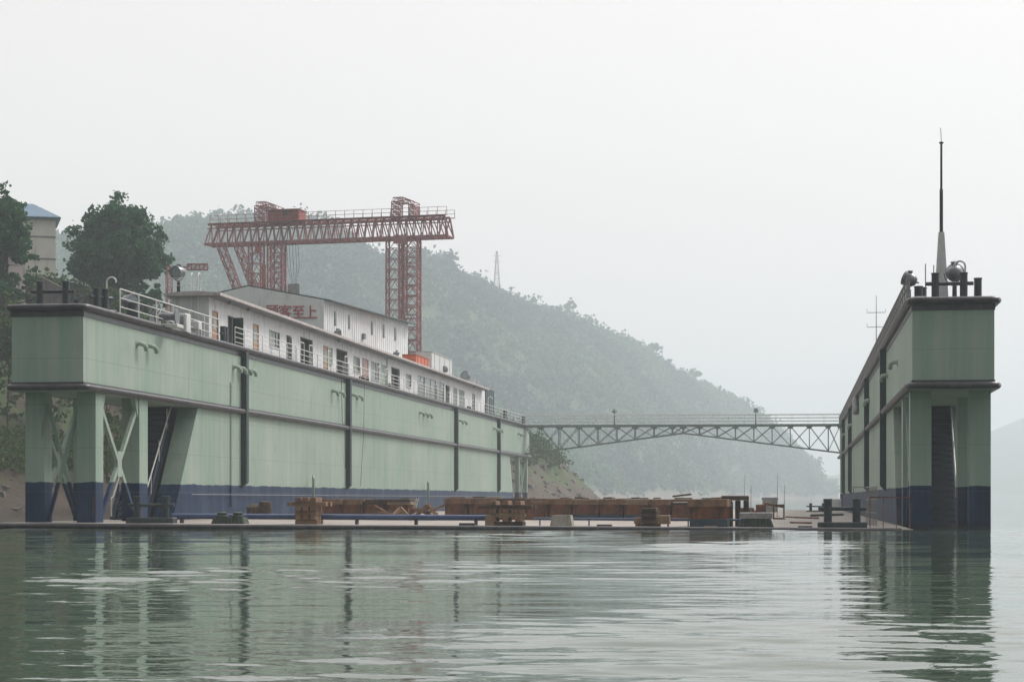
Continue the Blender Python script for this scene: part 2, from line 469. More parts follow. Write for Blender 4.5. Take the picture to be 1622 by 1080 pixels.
def mesh_np(name, V, q, smooth=False):
    me = bpy.data.meshes.new(name)
    V = np.asarray(V, dtype=np.float32); q = np.asarray(q, dtype=np.int32)
    k = q.shape[1]
    me.vertices.add(len(V)); me.vertices.foreach_set('co', V.ravel())
    me.loops.add(q.size); me.loops.foreach_set('vertex_index', q.ravel())
    me.polygons.add(len(q)); me.polygons.foreach_set('loop_start', np.arange(0, q.size, k, dtype=np.int32))
    me.polygons.foreach_set('loop_total', np.full(len(q), k, dtype=np.int32))
    if smooth: me.polygons.foreach_set('use_smooth', np.ones(len(q), dtype=bool))
    me.update(calc_edges=True); me.validate()
    return me
make_water()

# ------------------------------------------------------------------ value noise for terrain
_G = np.random.default_rng(42).random((256, 256))
def vnoise(x, y):
    xi = np.floor(x).astype(int); yi = np.floor(y).astype(int); fx = x-xi; fy = y-yi
    fx = fx*fx*(3-2*fx); fy = fy*fy*(3-2*fy)
    a = _G[xi % 256, yi % 256]; b = _G[(xi+1) % 256, yi % 256]
    c = _G[xi % 256, (yi+1) % 256]; d = _G[(xi+1) % 256, (yi+1) % 256]
    return (a*(1-fx)+b*fx)*(1-fy) + (c*(1-fx)+d*fx)*fy
def fbm(x, y, o=5):
    s = 0; a = .5
    for i in range(o):
        s = s + a*vnoise(x*2**i + 17*i, y*2**i + 31*i); a *= .5
    return s
def sstep(t):
    t = np.clip(t, 0, 1); return t*t*(3-2*t)

# ------------------------------------------------------------------ leaf clouds
def leaf_quads(centers, size, gen, flat=.0, jitter=.35):
    """randomly turned little leaf-clump quads at the given centres"""
    n = len(centers)
    a = gen.normal(size=(n, 3)); a[:, 2] *= (1-flat); a /= np.linalg.norm(a, axis=1, keepdims=True)+1e-9
    b = gen.normal(size=(n, 3)); b -= (b*a).sum(1, keepdims=True)*a; b /= np.linalg.norm(b, axis=1, keepdims=True)+1e-9
    s = size*(1 + jitter*gen.uniform(-1, 1, size=(n, 1)))
    a = a*s*.5; b = b*s*.36
    c = np.asarray(centers)
    V = np.stack([c-a, c-b*1.0+a*.1, c+a, c+b], 1).reshape(-1, 3)
    q = np.arange(4*n).reshape(n, 4)
    return V, q
def crown_points(c, rx, rz, nblob, per, gen, blob=.34):
    out = []
    for i in range(nblob):
        d = gen.normal(size=3); d /= np.linalg.norm(d); d[2] = abs(d[2])*1.0 if gen.random() < .7 else d[2]
        rr = gen.uniform(.35, 1.0)**.6 * (1.12 if gen.random() < .35 else 1) * .94
        far_ = rr > .95
        bc = np.array(c) + d*np.array([rx, rx, rz])*rr*(1-blob*.75)
        br = blob*rx*(gen.uniform(.35, .7) if far_ else gen.uniform(.7, 1.2))
        p = gen.normal(size=(per, 3)); p /= np.linalg.norm(p, axis=1, keepdims=True)
        p *= (gen.uniform(.25, 1, size=(per, 1))**.4)*br*np.array([1, 1, .78])
        out.append(bc + p)
    for i in range(int(nblob*.9)):
        d = gen.normal(size=3); d /= np.linalg.norm(d); d[2] = abs(d[2])*.9 if gen.random() < .75 else d[2]
        bc = np.array(c) + d*np.array([rx, rx, rz])*gen.uniform(.84, 1.0)
        out.append(bc + gen.normal(size=(int(per*.16)+3, 3))*rx*np.array([.055, .055, .045]))
    return np.concatenate(out)

def make_tree(name, base, h, rx, leafsize, nblob, per, leafmat, label, cat='tree', seed=1, crown_low=.3, group=None, trunk_r=None, blob=.34):
    gen = np.random.default_rng(seed)
    base = Vector(base); root = empty(name, base, label, cat, group)
    cz = base.z + h*(crown_low + (1-crown_low)/2); rz = h*(1-crown_low)/2
    c = (base.x, base.y, cz)
    tr = trunk_r or h*.028
    mb = MB()
    pts = [base + Vector((sin(i*1.3+seed)*.03*h*i/5, cos(i*1.9+seed)*.025*h*i/5, h*.72*i/5 - (.4 if i == 0 else 0))) for i in range(6)]
    mb.tube(pts, tr, 8, True, tr*.35)
    for i in range(9):
        a = gen.uniform(0, 2*pi); s0 = pts[2 + i % 3]; L = rx*gen.uniform(.55, .9)
        e = s0 + Vector((cos(a)*L, sin(a)*L, gen.uniform(.15, .5)*rz))
        mid = (s0+e)/2 + Vector((0, 0, rz*.12))
        mb.tube([s0, mid, e], tr*.38, 6, True, tr*.10)
    mb.build('trunk', M['bark'], root)
    p = crown_points(c, rx, rz, nblob, per, gen, blob)
    V, q = leaf_quads(p, leafsize, gen)
    V = V - np.array(base)
    me = mesh_np('crown', V, q); me.materials.append(leafmat)
    link(bpy.data.objects.new('crown', me), root)
    return root

# ------------------------------------------------------------------ near bank terrain
SHY = np.array([-400, 60, 120, 165, 250, 290, 330, 370, 400, 420, 450, 520, 700, 1400], float)
SHX = np.array([-260, -110, -80, -67, -54, -46, -39, -35.5, -36, -42, -62, -120, -260, -420], float)
def bank_h(x, y):
    xs = np.interp(y, SHY, SHX)
    d = xs - x + 3*(fbm(x*.09, y*.09, 4) - .5)
    top = np.interp(y, [150, 232, 262, 300, 360, 405, 440, 520], [25, 25.5, 16, 15, 15, 13, 8, 7])
    wid = np.interp(y, [200, 260, 330, 400], [27, 22, 18, 18])
    t = d/wid
    z = top*sstep(t*.92 + .04)*.88 + top*.12*np.clip(t, 0, 1)
    z = np.where(d < 0, d*.28, z)
    z = z + np.where(d > 0, (fbm(x*.22+5, y*.22, 5) - .5)*2.6*np.clip(d/6, 0, 1), 0)
    z = z + np.clip(d - wid*1.5, 0, 400)*.05
    return z
def bank_z(x, y): return float(bank_h(np.array([float(x)]), np.array([float(y)]))[0])
def make_bank():
    xs = np.concatenate([np.arange(-420, -130, 8.0), np.arange(-130, -30, 1.1), [-29, -25, -20]])
    ys = np.concatenate([np.arange(-300, 130, 12.0), np.arange(130, 460, 1.4), np.arange(462, 900, 10.0)])
    X, Y = np.meshgrid(xs, ys)
    Z = bank_h(X, Y)
    V = np.stack([X, Y, Z], -1).reshape(-1, 3); nr, nc = X.shape
    i = np.arange(nr*nc).reshape(nr, nc)
    q = np.stack([i[:-1, :-1], i[:-1, 1:], i[1:, 1:], i[1:, :-1]], -1).reshape(-1, 4)
    me = mesh_np('river_bank', V, q, True); me.materials.append(M['bank'])
    o = link(bpy.data.objects.new('river_bank', me)); tag(o, 'brown eroded river bank with grassy terraces', None, None, 'structure')
    # scrub and grass
    gen = np.random.default_rng(9)
    def scatter(n, f, size, spread, per, nm, mat, label, zoff=.2):
        pts = []
        tries = 0
        while len(pts) < n and tries < n*60:
            tries += 1
            y = gen.uniform(150, 440); x = np.interp(y, SHY, SHX) - gen.uniform(0, 60)
            z = bank_z(x, y)
            if z < .8 or not f(x, y, z): continue
            s = gen.uniform(.5, 1.3)
            p = gen.normal(size=(per, 3))*np.array([spread, spread, spread*.55])*s
            p[:, 2] = np.abs(p[:, 2])
            pts.append(np.array([x, y, z+zoff*s]) + p)
        V, q = leaf_quads(np.concatenate(pts), size, gen)
        me = mesh_np(nm, V, q); me.materials.append(mat)
        tag(link(bpy.data.objects.new(nm, me)), label, None, None, 'stuff')
    def zone(x, y, z):
        g = float(fbm(np.array([x*.07+3]), np.array([y*.07]), 3)[0])
        return (z > 8 and g > .40) or (z > 5.5 and g > .52 and y < 300) or z > 19 or (y > 320 and z > 6.5 and g > .34)
    scatter(3300, zone, .55, .95, 34, 'scrub', M['leafmid'], 'green scrub covering the upper river bank')
    scatter(1500, lambda x, y, z: (z > 21 or (y > 320 and z > 7.5)) , .6, 1.1, 30, 'light_shrubbery', M['leaflight'], 'light green shrubs and grass on the bank top')
    scatter(1900, lambda x, y, z: z > 3.8 and z < 7.5 and y < 300, .35, .7, 22, 'bank_grass', M['leaflight'], 'grass tufts on the middle of the bank slope', .05)
make_bank()

# boulders and rubble along the shore: one heap of stones
def make_rubble():
    gen = np.random.default_rng(21); mb = MB()
    for i in range(700):
        y = gen.uniform(150, 425); x = np.interp(y, SHY, SHX) - gen.uniform(0, 16)
        z = bank_z(x, y)
        if z < -.2: continue
        s = gen.uniform(.15, .7)
        vs = []
        for k in range(8):
            vs.append((x + (1 if k in (1, 2, 5, 6) else -1)*s*gen.uniform(.4, .9), y + (1 if k in (2, 3, 6, 7) else -1)*s*gen.uniform(.4, .9), z + (1 if k > 3 else -1)*s*gen.uniform(.25, .6)))
        mb.hexa(vs)
    o = mb.build('rubble', M['oldconcrete']); tag(o, 'broken stones lying along the foot of the bank', None, None, 'stuff')
make_rubble()

# ------------------------------------------------------------------ the wooded hill
RP = [(-260, 330), (-60, 352), (95, 374), (150, 372), (230, 362), (272, 352), (330, 344), (400, 338), (470, 343), (520, 352), (560, 378), (600, 402), (668, 404), (700, 414), (740, 434), (800, 464), (850, 482),
      (900, 496), (960, 522), (1000, 538), (1040, 562), (1080, 592), (1130, 610), (1170, 634), (1210, 658), (1240, 684), (1270, 712), (1292, 738), (1308, 770), (1318, 792), (1330, 800)]
def ridge_y(px): return np.interp(px, [a for a, b in RP], [b for a, b in RP])
def ridge_D(px): return np.interp(px, [-260, 100, 600, 1000, 1330], [1250, 1250, 1400, 1750, 2300])
def foot_D(px): return np.interp(px, [-260, 600, 900, 1100, 1330], [700, 800, 980, 1400, 2285])
def hill_z(px, s):
    """s 0 at the foot, 1 on the ridge, >1 behind it"""
    D = foot_D(px) + (ridge_D(px) - foot_D(px))*s
    tree = 7*np.clip((790-ridge_y(px))/60, 0, 1)
    zr = EYE + (HZ - ridge_y(px))*ridge_D(px)/F - tree
    prof = np.where(s <= 1, .55*np.clip(s, 0, 1) + .45*sstep(s), 1 - (s-1)*.8)
    t = (px-811)/F; X = D*(CS*t - SN); Y = D*(SN*t + CS)
    n = (fbm(X*.0085, Y*.0085, 5) - .5)
    n2 = np.abs(fbm(X*.006+9, Y*.003+4, 3) - .5)
    z = zr*prof + (n*60 - n2*90 + 4)*np.clip(zr/170, 0, 1)*np.clip(s*3, 0, 1)*np.clip(1.0-s, 0, 1)*2.0
    z = np.maximum(z, np.where(s > 0, -1.5 + s*14, -1.5))
    z = np.where(s < 0, s*60-1.5, z)
    return X, Y, z
def make_hill():
    px = np.arange(-260, 1332, 4.0); s = np.concatenate([np.array([-.06]), np.linspace(0, 1.0, 130), np.linspace(1.03, 1.9, 16)])
    PX, SS = np.meshgrid(px, s)
    X, Y, Z = hill_z(PX, SS)
    V = np.stack([X, Y, Z], -1).reshape(-1, 3); nr, nc = X.shape
    i = np.arange(nr*nc).reshape(nr, nc)
    q = np.stack([i[:-1, :-1], i[:-1, 1:], i[1:, 1:], i[1:, :-1]], -1).reshape(-1, 4)
    me = mesh_np('hillside', V, q, True); me.materials.append(M['hill'])
    tag(link(bpy.data.objects.new('hillside', me)), 'tall green hillside behind the dock', None, None, 'structure')
    gen = np.random.default_rng(77)
    pts = []; n = 9000
    pxs = gen.uniform(60, 1322, n); ss = gen.uniform(.0, 1.0, n)**.85
    edge = gen.random(n) < .16; ss[edge] = gen.uniform(.965, 1.02, edge.sum())
    X, Y, Z = hill_z(pxs, ss)
    for x, y, z, p, s_ in zip(X, Y, Z, pxs, ss):
        if z < 3 + 6*gen.random(): continue
        if s_ > .96 and gen.random() < .25: continue
        big = gen.random()
        r = gen.uniform(2.6, 5.0) + (3.0 if big > .85 else 0) + (1.5 if big > .97 else 0)
        hh = r*gen.uniform(.7, 1.35)
        m = int(16 + r*5)
        q = gen.normal(size=(m, 3)); q /= np.linalg.norm(q, axis=1, keepdims=True)
        q *= gen.uniform(.55, 1.05, size=(m, 1))*np.array([r, r, hh])
        q += gen.normal(size=(m, 3))*.55
        pts.append(np.array([x, y, z + hh*.55]) + q)
    pts = np.concatenate(pts)
    V, q = leaf_quads(pts, 3.1, gen)
    me = mesh_np('forest', V, q); me.materials.append(M['forest'])
    tag(link(bpy.data.objects.new('forest', me)), 'hazy green forest covering the hillside', None, None, 'stuff')
make_hill()

def far_ridge():
    px = np.arange(1150, 2600, 10.0); top = np.interp(px, [1150, 1300, 1450, 1600, 1750, 2000, 2600], [785, 760, 720, 668, 640, 632, 628])
    V = []; rows = [(3100, 0), (3400, .45), (3750, 1), (4000, .6), (4300, .2)]
    for D, fct in rows:
        t = (px-811)/F
        z = EYE + (HZ - top)*3750/F
        z = z*fct + (fbm(px*.02, px*0+D*.01, 4)-.5)*30*(fct > 0) - (3 if fct == 0 else 0)
        V.append(np.stack([D*(CS*t-SN), D*(SN*t+CS), z], -1))
    V = np.stack(V); nr, nc = V.shape[:2]
    i = np.arange(nr*nc).reshape(nr, nc)
    q = np.stack([i[:-1, :-1], i[:-1, 1:], i[1:, 1:], i[1:, :-1]], -1).reshape(-1, 4)
    me = mesh_np('far_hills', V.reshape(-1, 3), q, True); me.materials.append(M['hill'])
    tag(link(bpy.data.objects.new('far_hills', me)), 'far hills almost lost in the haze', None, None, 'structure')
far_ridge()

# ------------------------------------------------------------------ dock dimensions
XLI, XLO = -32.6, -36.05       # left wing: inner and outer faces
XRI, XRO = 4.89, 8.37
Y0, Y1 = 89.3, 244.8
ZT, ZM = 10.15, 6.50           # deck level and mid strake (left wing)
DZR = -.24                     # the right wing sits a little lower
PIL = [116.1, 144.0, 190.8, 218.6]
def deck_z(x): return .26 + (.02-.26)*(x - XLO)/(XRO - XLO)

dock = empty('floating_dock', (-13.9, 88.8, 0), 'sage green floating dock with two tall wing walls and a low work deck', 'floating dock')

# pontoon
mb = MB()
xa, xb = XLO-.5, XRI+.02
ya, yb = 88.9, 246
mb.hexa([(xa,ya,-1.5),(xb,ya,-1.5),(xb,yb,-1.5),(xa,yb,-1.5),(xa,ya,deck_z(xa)),(xb,ya,deck_z(xb)),(xb,yb,deck_z(xb)),(xa,yb,deck_z(xa))])
mb.build('pontoon', M['deckplate'], dock)
mb = MB(); mb.tube([(XLO-1.0, 88.75, .12), (-20, 88.75, .06), (-8, 88.75, .02), (4.4, 88.75, -.03)], .13, 12)
mb.build('rubbing_pipe', M['fender'], dock)

def wing(side):
    L = side == 'L'
    xi, xo = (XLI, XLO) if L else (XRI, XRO)
    sg = 1 if L else -1            # inner face looks towards +X on the left wing
    dz = 0 if L else DZR
    hm = M['hull_left'] if L else M['hull_right']
    zb = deck_z(xi)-.1 if L else -1.5
    a, b = min(xi, xo), max(xi, xo)
    mb = MB()
    # upper box over the whole length, and the hull below with raked ends
    mb.box(a, b, Y0, Y1, ZM+dz-.14, ZT+dz)
    yt0, yb0, yt1, yb1 = 107.2, 102.6, 228.0, 231.5
    zt = ZM+dz-.14-.003
    def strip(o0, o1, ybb, ytt, ye, yf):
        p0, p1 = sorted((xi-sg*o0, xi-sg*o1))
        mb.hexa([(p0,ybb,zb),(p1,ybb,zb),(p1,ye,zb),(p0,ye,zb),(p0,ytt,zt),(p1,ytt,zt),(p1,yf,zt),(p0,yf,zt)])
    strip(0, 1.10, yb0, yt0, 113, 113)
    strip(2.90, abs(xi-xo), yb0, yt0, 113, 113)
    strip(0, abs(xi-xo), 113, 113, yb1, yt1)
    wl = mb.build('wing_wall', hm, dock)
    wl['label'] = 'left wing wall with the deckhouse' if L else 'right wing wall with the tall mast'
    # deck plate
    mb = MB(); mb.box(a-.02, b+.02, Y0-.02, Y1+.02, ZT+dz+.003, ZT+dz+.06)
    mb.build('upper_deck', M['black'], wl)
    # pilasters
    for y in PIL:
        mb = MB()
        x1 = xi + sg*.34
        z0, z1 = (ZM+dz-4.15), ZT+dz-.12
        wv = .52
        mb.hexa([(xi,y-wv/2,z0-.35),(x1,y-wv/2,z0),(x1,y+wv/2,z0),(xi,y+wv/2,z0-.35),
                 (xi,y-wv/2,z1),(x1,y-wv/2,z1),(x1,y+wv/2,z1),(xi,y+wv/2,z1)] if L else
                [(x1,y-wv/2,z0),(xi,y-wv/2,z0-.35),(xi,y+wv/2,z0-.35),(x1,y+wv/2,z0),
                 (x1,y-wv/2,z1),(xi,y-wv/2,z1),(xi,y+wv/2,z1),(x1,y+wv/2,z1)])
        mb.build('vertical_beam', M['pilaster'], wl)
    # rounded rubbing strakes (pipe on a dark backing band) all round
    def strake(z, band0, band1, nm):
        mb = MB(); o = .16
        x_in, x_out = xi+sg*o, xo-sg*o
        yf, yr = Y0-o, Y1+o
        loop = [(x_in, yr, z), (x_in, yf+.35, z), (x_in-sg*.10, yf+.10, z), (x_in-sg*.35, yf, z), (x_out+sg*.35, yf, z), (x_out+sg*.10, yf+.10, z), (x_out, yf+.35, z), (x_out, yr, z)]
        mb.tube(loop, .155, 12)
        t = .035
        mb.box(min(xi, xo)-t, max(xi, xo)+t, Y0-t, Y0-.002, z+band0, z+band1)
        mb.box(xi, xi+sg*t, Y0, Y1, z+band0, z+band1)
        mb.box(xo, xo-sg*t, Y0, Y1, z+band0, z+band1)
        mb.build(nm, M['fender'], wl)
    strake(ZT+dz+.03, -.42, .06, 'upper_strake')  # band below the pipe: black paint with the pipe's shadow painted in
    strake(ZM+dz, -.12, .24, 'lower_strake')
    # legs under the overhanging ends
    def leg(x0, x1, y0, y1, nm='support_leg', ztop=None, par=dock):
        m = MB(); m.box(x0, x1, y0, y1, zb, (ztop or ZM+dz-.143))
        if y0 < 200 and L: # haunch under the box
            pass
        return m.build(nm, hm, par)
    w0 = .92
    for (ys, ye) in ((90.95, 92.0), (97.3, 98.6)):
        leg(min(xi, xi-sg*w0), max(xi, xi-sg*w0), ys, ye)
        leg(min(xo, xo+sg*w0), max(xo, xo+sg*w0), ys, ye)
    for (ys, ye) in ((235.5, 236.2), (242.6, 243.3)):
        leg(min(xi, xi-sg*.5), max(xi, xi-sg*.5), ys, ye)
        leg(min(xo, xo+sg*.5), max(xo, xo+sg*.5), ys, ye)
    # haunches (triangular brackets) at the head of the inner legs
    for y in (92.0, 97.3):
        m = MB(); d = .55 if y < 95 else -.55
        zt = ZM+dz-.145
        x_a, x_b = xi-sg*.06, xi-sg*.30
        m.hexa([(x_a,y,zt-1.0),(x_b,y,zt-1.0),(x_b,y+d*.05,zt-1.0),(x_a,y+d*.05,zt-1.0),(x_a,y,zt),(x_b,y,zt),(x_b,y+d,zt),(x_a,y+d,zt)])
        m.build('bracket', hm, dock)
    # cross braces: inner side, outer side, front
    def cross(p00, p01, p10, p11, t=.24, nm='cross_brace', gus=True):
        m = MB(); up = (1, 0, 0) if abs(p00[0]-p10[0]) < .1 else (0, 1, 0)
        m.beam(p00, p11, t, t*.7, up); 
        mid = (Vector(p00)+Vector(p11)+Vector(p01)+Vector(p10))/4
        off = Vector((.012, 0, 0)) if up[0] else Vector((0, .012, 0))
        m.beam(Vector(p01)+off, Vector(p10)+off, t, t*.7, up)
        if gus:
            if up[0]: m.box(mid.x-.10, mid.x+.10, mid.y-.30, mid.y+.30, mid.z-.62, mid.z+.62)
        return m.build(nm, hm, dock)
    zt, zl = ZM+dz-.7, deck_z(xi)+.05 if L else .0
    for x in (xi-sg*.20, xo+sg*.20):
        cross((x, 92.0, zl), (x, 92.0, zt), (x, 97.3, zl), (x, 97.3, zt))
        m = cross((x, 236.2, zl), (x, 236.2, zt), (x, 242.6, zl), (x, 242.6, zt), .2, gus=False)
    if L:
        cross((xo+.95, 91.4, zl), (xo+.95, 91.4, zt), (xi-.95, 91.4, zl), (xi-.95, 91.4, zt), .17, gus=False)
    # ladder leaf against the first inner bay
    # stair between the legs up to the upper box
    st = MB(); xs0, xs1 = (xi-sg*1.22, xi-sg*2.80)
    ysb, yst = 101.6, 106.4; zsb, zst = deck_z(xi)+dz*0, ZM+dz
    n = 21
    st.hexa([(min(xs0,xs1)-.05,ysb+.35,zsb-.2),(max(xs0,xs1)+.05,ysb+.35,zsb-.2),(max(xs0,xs1)+.05,ysb+.45,zsb-.2),(min(xs0,xs1)-.05,ysb+.45,zsb-.2),(min(xs0,xs1)-.05,yst+.35,zst-.15),(max(xs0,xs1)+.05,yst+.35,zst-.15),(max(xs0,xs1)+.05,yst+.45,zst-.15),(min(xs0,xs1)-.05,yst+.45,zst-.15)])
    for i in range(n):
        f = (i+.5)/n; y = ysb + (yst-ysb)*f; z = zsb + (zst-zsb)*f
        st.box(xs0, xs1, y-.13, y+.13, z-.025, z+.025)
        st.box(xs0, xs1, y+.10, y+.13, z-.02, z+.10)
    for x in (xs0, xs1):
        st.beam((x, ysb, zsb), (x, yst, zst), .06, .28)
    sobj = st.build('stair', M['stairblue'], dock)
    hr = MB()
    for x in (xs0+sg*.06, xs1-sg*.06):
        hr.tube([(x, ysb-.3, zsb+.2), (x, ysb-.3, zsb+1.15), (x, ysb, zsb+1.25), (x, yst-.4, zst+.3-.5)], .035, 6)
        for f in (.22, .5, .78):
            y = ysb+(yst-ysb)*f; z = zsb+(zst-zsb)*f
            hr.tube([(x, y, z), (x, y, z+1.1)], .02, 5)
    hr.build('handrail', M['rail'], sobj)
    # vent pipes: short bent pipes under the upper strake
    def vent(y, z, n, step=.95):
        for i in range(n):
            m = MB(); yy = y + i*step
            m.tube([(xi, yy, z), (xi+sg*.16, yy+.03, z+.02), (xi+sg*.30, yy+.14, z-.02), (xi+sg*.36, yy+.34, z-.14), (xi+sg*.36, yy+.42, z-.30)], .115, 10)
            m.tube([(xi+sg*.003, yy, z), (xi+sg*.03, yy, z)], .19, 12)
            m.build('vent_pipe', hm, wl)
    if L:
        vent(96.9, ZZ(545, XLI, 97)+.0, 2, 1.65)
        vent(114.2, ZZ(581, XLI, 114), 4, 1.1)
        vent(139.3, ZZ(620, XLI, 140), 2, 2.0); vent(145.6, ZZ(626, XLI, 146), 2, 1.8)
        vent(172.5, ZZ(654, XLI, 173), 3, 1.9)
        vent(193.0, ZZ(666, XLI, 193), 2, 2.2); vent(215.5, ZZ(679, XLI, 216), 3, 2.0); vent(234.5, ZZ(687, XLI, 235), 2, 2.0)
    else:
        for y in (102.5, 113.5, 141.8, 188.5, 216): vent(y, 8.4+dz, 2 if y > 120 else 1, 1.4)
    return wl
wl_l = wing('L'); wl_r = wing('R')

# draught chain, hanging ropes, thin service pipe along the left wall
m = MB(); yy = YX(365, XLI)
z = 8.0
while z > .9:
    m.box(XLI+.005, XLI+.06, yy-.10, yy+.10, z-.035, z+.035); z -= .30
for d in (-.11, .11): m.box(XLI+.003, XLI+.035, yy+d-.014, yy+d+.014, .9, 8.1)
m.build('rung_ladder', M['hull_left'], wl_l)
m = MB()
m.tube([(XLI+.22, YX(536, XLI), 10.0), (XLI+.10, YX(540, XLI), 6.9), (XLI+.25, YX(541, XLI), 6.4), (XLI+.06, YX(546, XLI), 3.6)], .022, 5)
m.build('hanging_rope', M['cable'], wl_l)
m = MB(); m.tube([(XLI+.2, YX(573, XLI), 10.0), (XLI+.2, YX(572, XLI), 6.4), (XLI+.06, YX(570, XLI), 2.3)], .016, 5)
m.build('hanging_rope', M['cable'], wl_l)
m = MB(); m.tube([(XLI+.15, YX(300, XLI), 1.60), (XLI+.15, 228, 1.60)], .022, 6)
m.build('service_pipe', M['rail_old'], wl_l)
for px in (497, 679, 1000):
    if px > 800: continue
    m = MB(); y = YX(px, XLI+.5)
    m.tube([(XLI+.5, y, .3), (XLI+.5, y, 2.75), (XLI+.4, y+.3, 2.9), (XLI+.3, y+.6, 2.75), (XLI+.3, y+.6, 1.5)], .06, 7)
    m.build('hose_davit', M['palegreen'], wl_l)

# ------------------------------------------------------------------ railings
def railing(name, pts, h, rails, spacing, label, r=.022, mat=None, group=None, gate=None, pr=.028):
    mat = mat or M['rail']
    pts = [Vector(p) for p in pts]
    root = empty(name, pts[0], label, 'railing', group)
    for k in range(rails):
        m = MB(); zz = h*(k+1)/rails
        m.tube([p + Vector((0, 0, zz)) for p in pts], r if k < rails-1 else r*1.3, 6)
        m.build('rail', mat, root)
    proto = None
    for a, b in zip(pts[:-1], pts[1:]):
        L = (b-a).length; n = max(1, round(L/spacing))
        for i in range(n+1):
            if i == n and b != pts[-1]: continue
            p = a + (b-a)*i/n
            if proto is None:
                m = MB(); m.tube([pts[0], pts[0]+Vector((0, 0, h))], pr, 6)
                proto = m.build('post', mat, root)
            else:
                c = proto.copy(); COL.objects.link(c); c.parent = root; c.location = p - pts[0]
    return root
ZD = ZT + .063
xr = XLI + .07
railing('railing', [(xr, YX(190, xr), ZD), (xr, YX(346, xr), ZD)], 1.30, 3, 2.6, 'white three-bar railing at the near end of the left wing deck, by the winch', r=.026, pr=.035)
railing('railing', [(xr, YX(372, xr), ZD), (xr, YX(468, xr), ZD)], 1.15, 4, 2.1, 'white railing in front of the deckhouse from its green door to the first wide doorway', group=None)
railing('railing', [(xr, YX(470, xr), ZD), (xr, YX(612, xr), ZD)], 1.0, 3, 1.9, 'low white railing along the middle of the deckhouse walkway above the second dark beam')
railing('railing', [(xr, YX(614, xr), ZD), (xr, YX(706, xr), ZD)], 1.15, 4, 2.3, 'white railing before the long glazed bay of the deckhouse')
railing('railing', [(xr, YX(708, xr), ZD), (xr, YX(830, xr), ZD)], 1.1, 3, 2.5, 'white railing at the far end of the left wing deck running to the footbridge')
# loop gates standing above the low rail
gp = []
for px in (478, 492, 521, 548, 600, 612, 668, 690, 702):
    y = YX(px, xr)
    m = MB(); z = ZD
    m.tube([(xr-.08, y, z), (xr-.08, y, z+1.42), (xr-.08, y+.06, z+1.5), (xr-.08, y+.85, z+1.5), (xr-.08, y+.92, z+1.42), (xr-.08, y+.92, z)], .035, 7)
    gp.append((y, m))
names = ['before the first wide doorway, nearer loop', 'before the first wide doorway, farther loop', 'left of the second wide doorway', 'at the second wide doorway', 'near the green window, nearer loop', 'near the green window, farther loop', 'at the near side of the glazed bay', 'at the middle of the glazed bay', 'at the far side of the glazed bay']
for (y, m), nm in zip(gp, names):
    single('rail_loop', m, M['rail'], (xr-.08, y, ZD), 'white upright pipe loop on the deckhouse walkway ' + nm, 'pipe loop', 'white pipe loops along the deckhouse walkway')
# right wing
xrr = XRI - .09; ZDR = ZT + DZR + .063
railing('railing', [(xrr, 90.1, ZDR), (xrr, 150, ZDR)], 1.15, 3, 1.9, 'grey weathered railing on the near half of the right wing deck edge', mat=M['rail_old'], r=.042, pr=.05)
railing('railing', [(xrr, 151, ZDR), (xrr, 244, ZDR)], 1.15, 3, 2.2, 'grey weathered railing on the far half of the right wing deck edge', mat=M['rail_old'], r=.042, pr=.05)

# ------------------------------------------------------------------ deckhouse on the left wing
XW = -33.75; XE = -32.92; XB = -36.0
YH0, YH1 = YX(331, XW), YX(768, XW)
ZE = 13.05
house = empty('deckhouse', (XW, YH0, ZD), 'long low white deckhouse with many doors on top of the left wing', 'building')
def dy(a, b): return YX(a, XW), YX(b, XW)
opens = []   # y0,y1,z0,z1,kind
H2 = ZD + 2.0
def op(a, b, z0, z1, kind):
    y0, y1 = dy(a, b); opens.append((y0, y1, ZD+z0, ZD+z1, kind))
op(336.5, 344.5, .10, 2.05, 'orange')
op(361, 369.5, .10, 2.05, 'open')
op(401, 409, .10, 2.05, 'orange')
op(427, 442.5, 1.0, 2.0, 'window')
op(454, 459.5, .10, 2.0, 'open')
op(476, 494.5, .05, 2.2, 'open')
op(512.5, 519, .10, 2.1, 'orange')
op(521, 526, .9, 2.1, 'shutter')
op(533, 549.5, .05, 2.2, 'open')
op(560, 569.5, .9, 2.05, 'window')
op(574, 583, .10, 2.1, 'pink')
op(588, 600, .7, 2.1, 'window')
op(604, 611, .10, 2.1, 'shutter')
op(620, 632.5, .10, 2.15, 'open')
op(643, 651, .9, 2.0, 'window')
op(661.5, 672.5, .10, 2.2, 'glaze')
op(674, 690.5, .10, 2.2, 'glaze')
op(692.5, 703, .10, 2.2, 'glaze')
op(706, 711.5, .10, 2.1, 'open')
op(718, 724, .3, 2.1, 'curtain')
op(727, 735, .3, 2.1, 'curtain')
op(748, 752, .10, 2.1, 'open')
opens.sort()
mb = MB(); cur = YH0; t = .08
for (a, b, z0, z1, kd) in opens:
    mb.box(XW-t, XW, cur, a, ZD, ZE)
    mb.box(XW-t, XW, a, b, z1, ZE)
    mb.box(XW-t, XW, a, b, ZD, z0)
    cur = b
mb.box(XW-t, XW, cur, YH1, ZD, ZE)
mb.box(XB, XB+t, YH0, YH1, ZD, ZE)
mb.box(XB+t, XW-t, YH0, YH0+t, ZD, ZE)
mb.box(XB+t, XW-t, YH1-t, YH1, ZD, ZE)
for y in (YX(372, XW), YX(447, XW), YX(505, XW), YX(555, XW), YX(637, XW), YX(657, XW), YX(714, XW)):
    mb.box(XB+t, XW-t, y, y+.06, ZD, ZE)
mb.build('wall', M['housewall'], house)
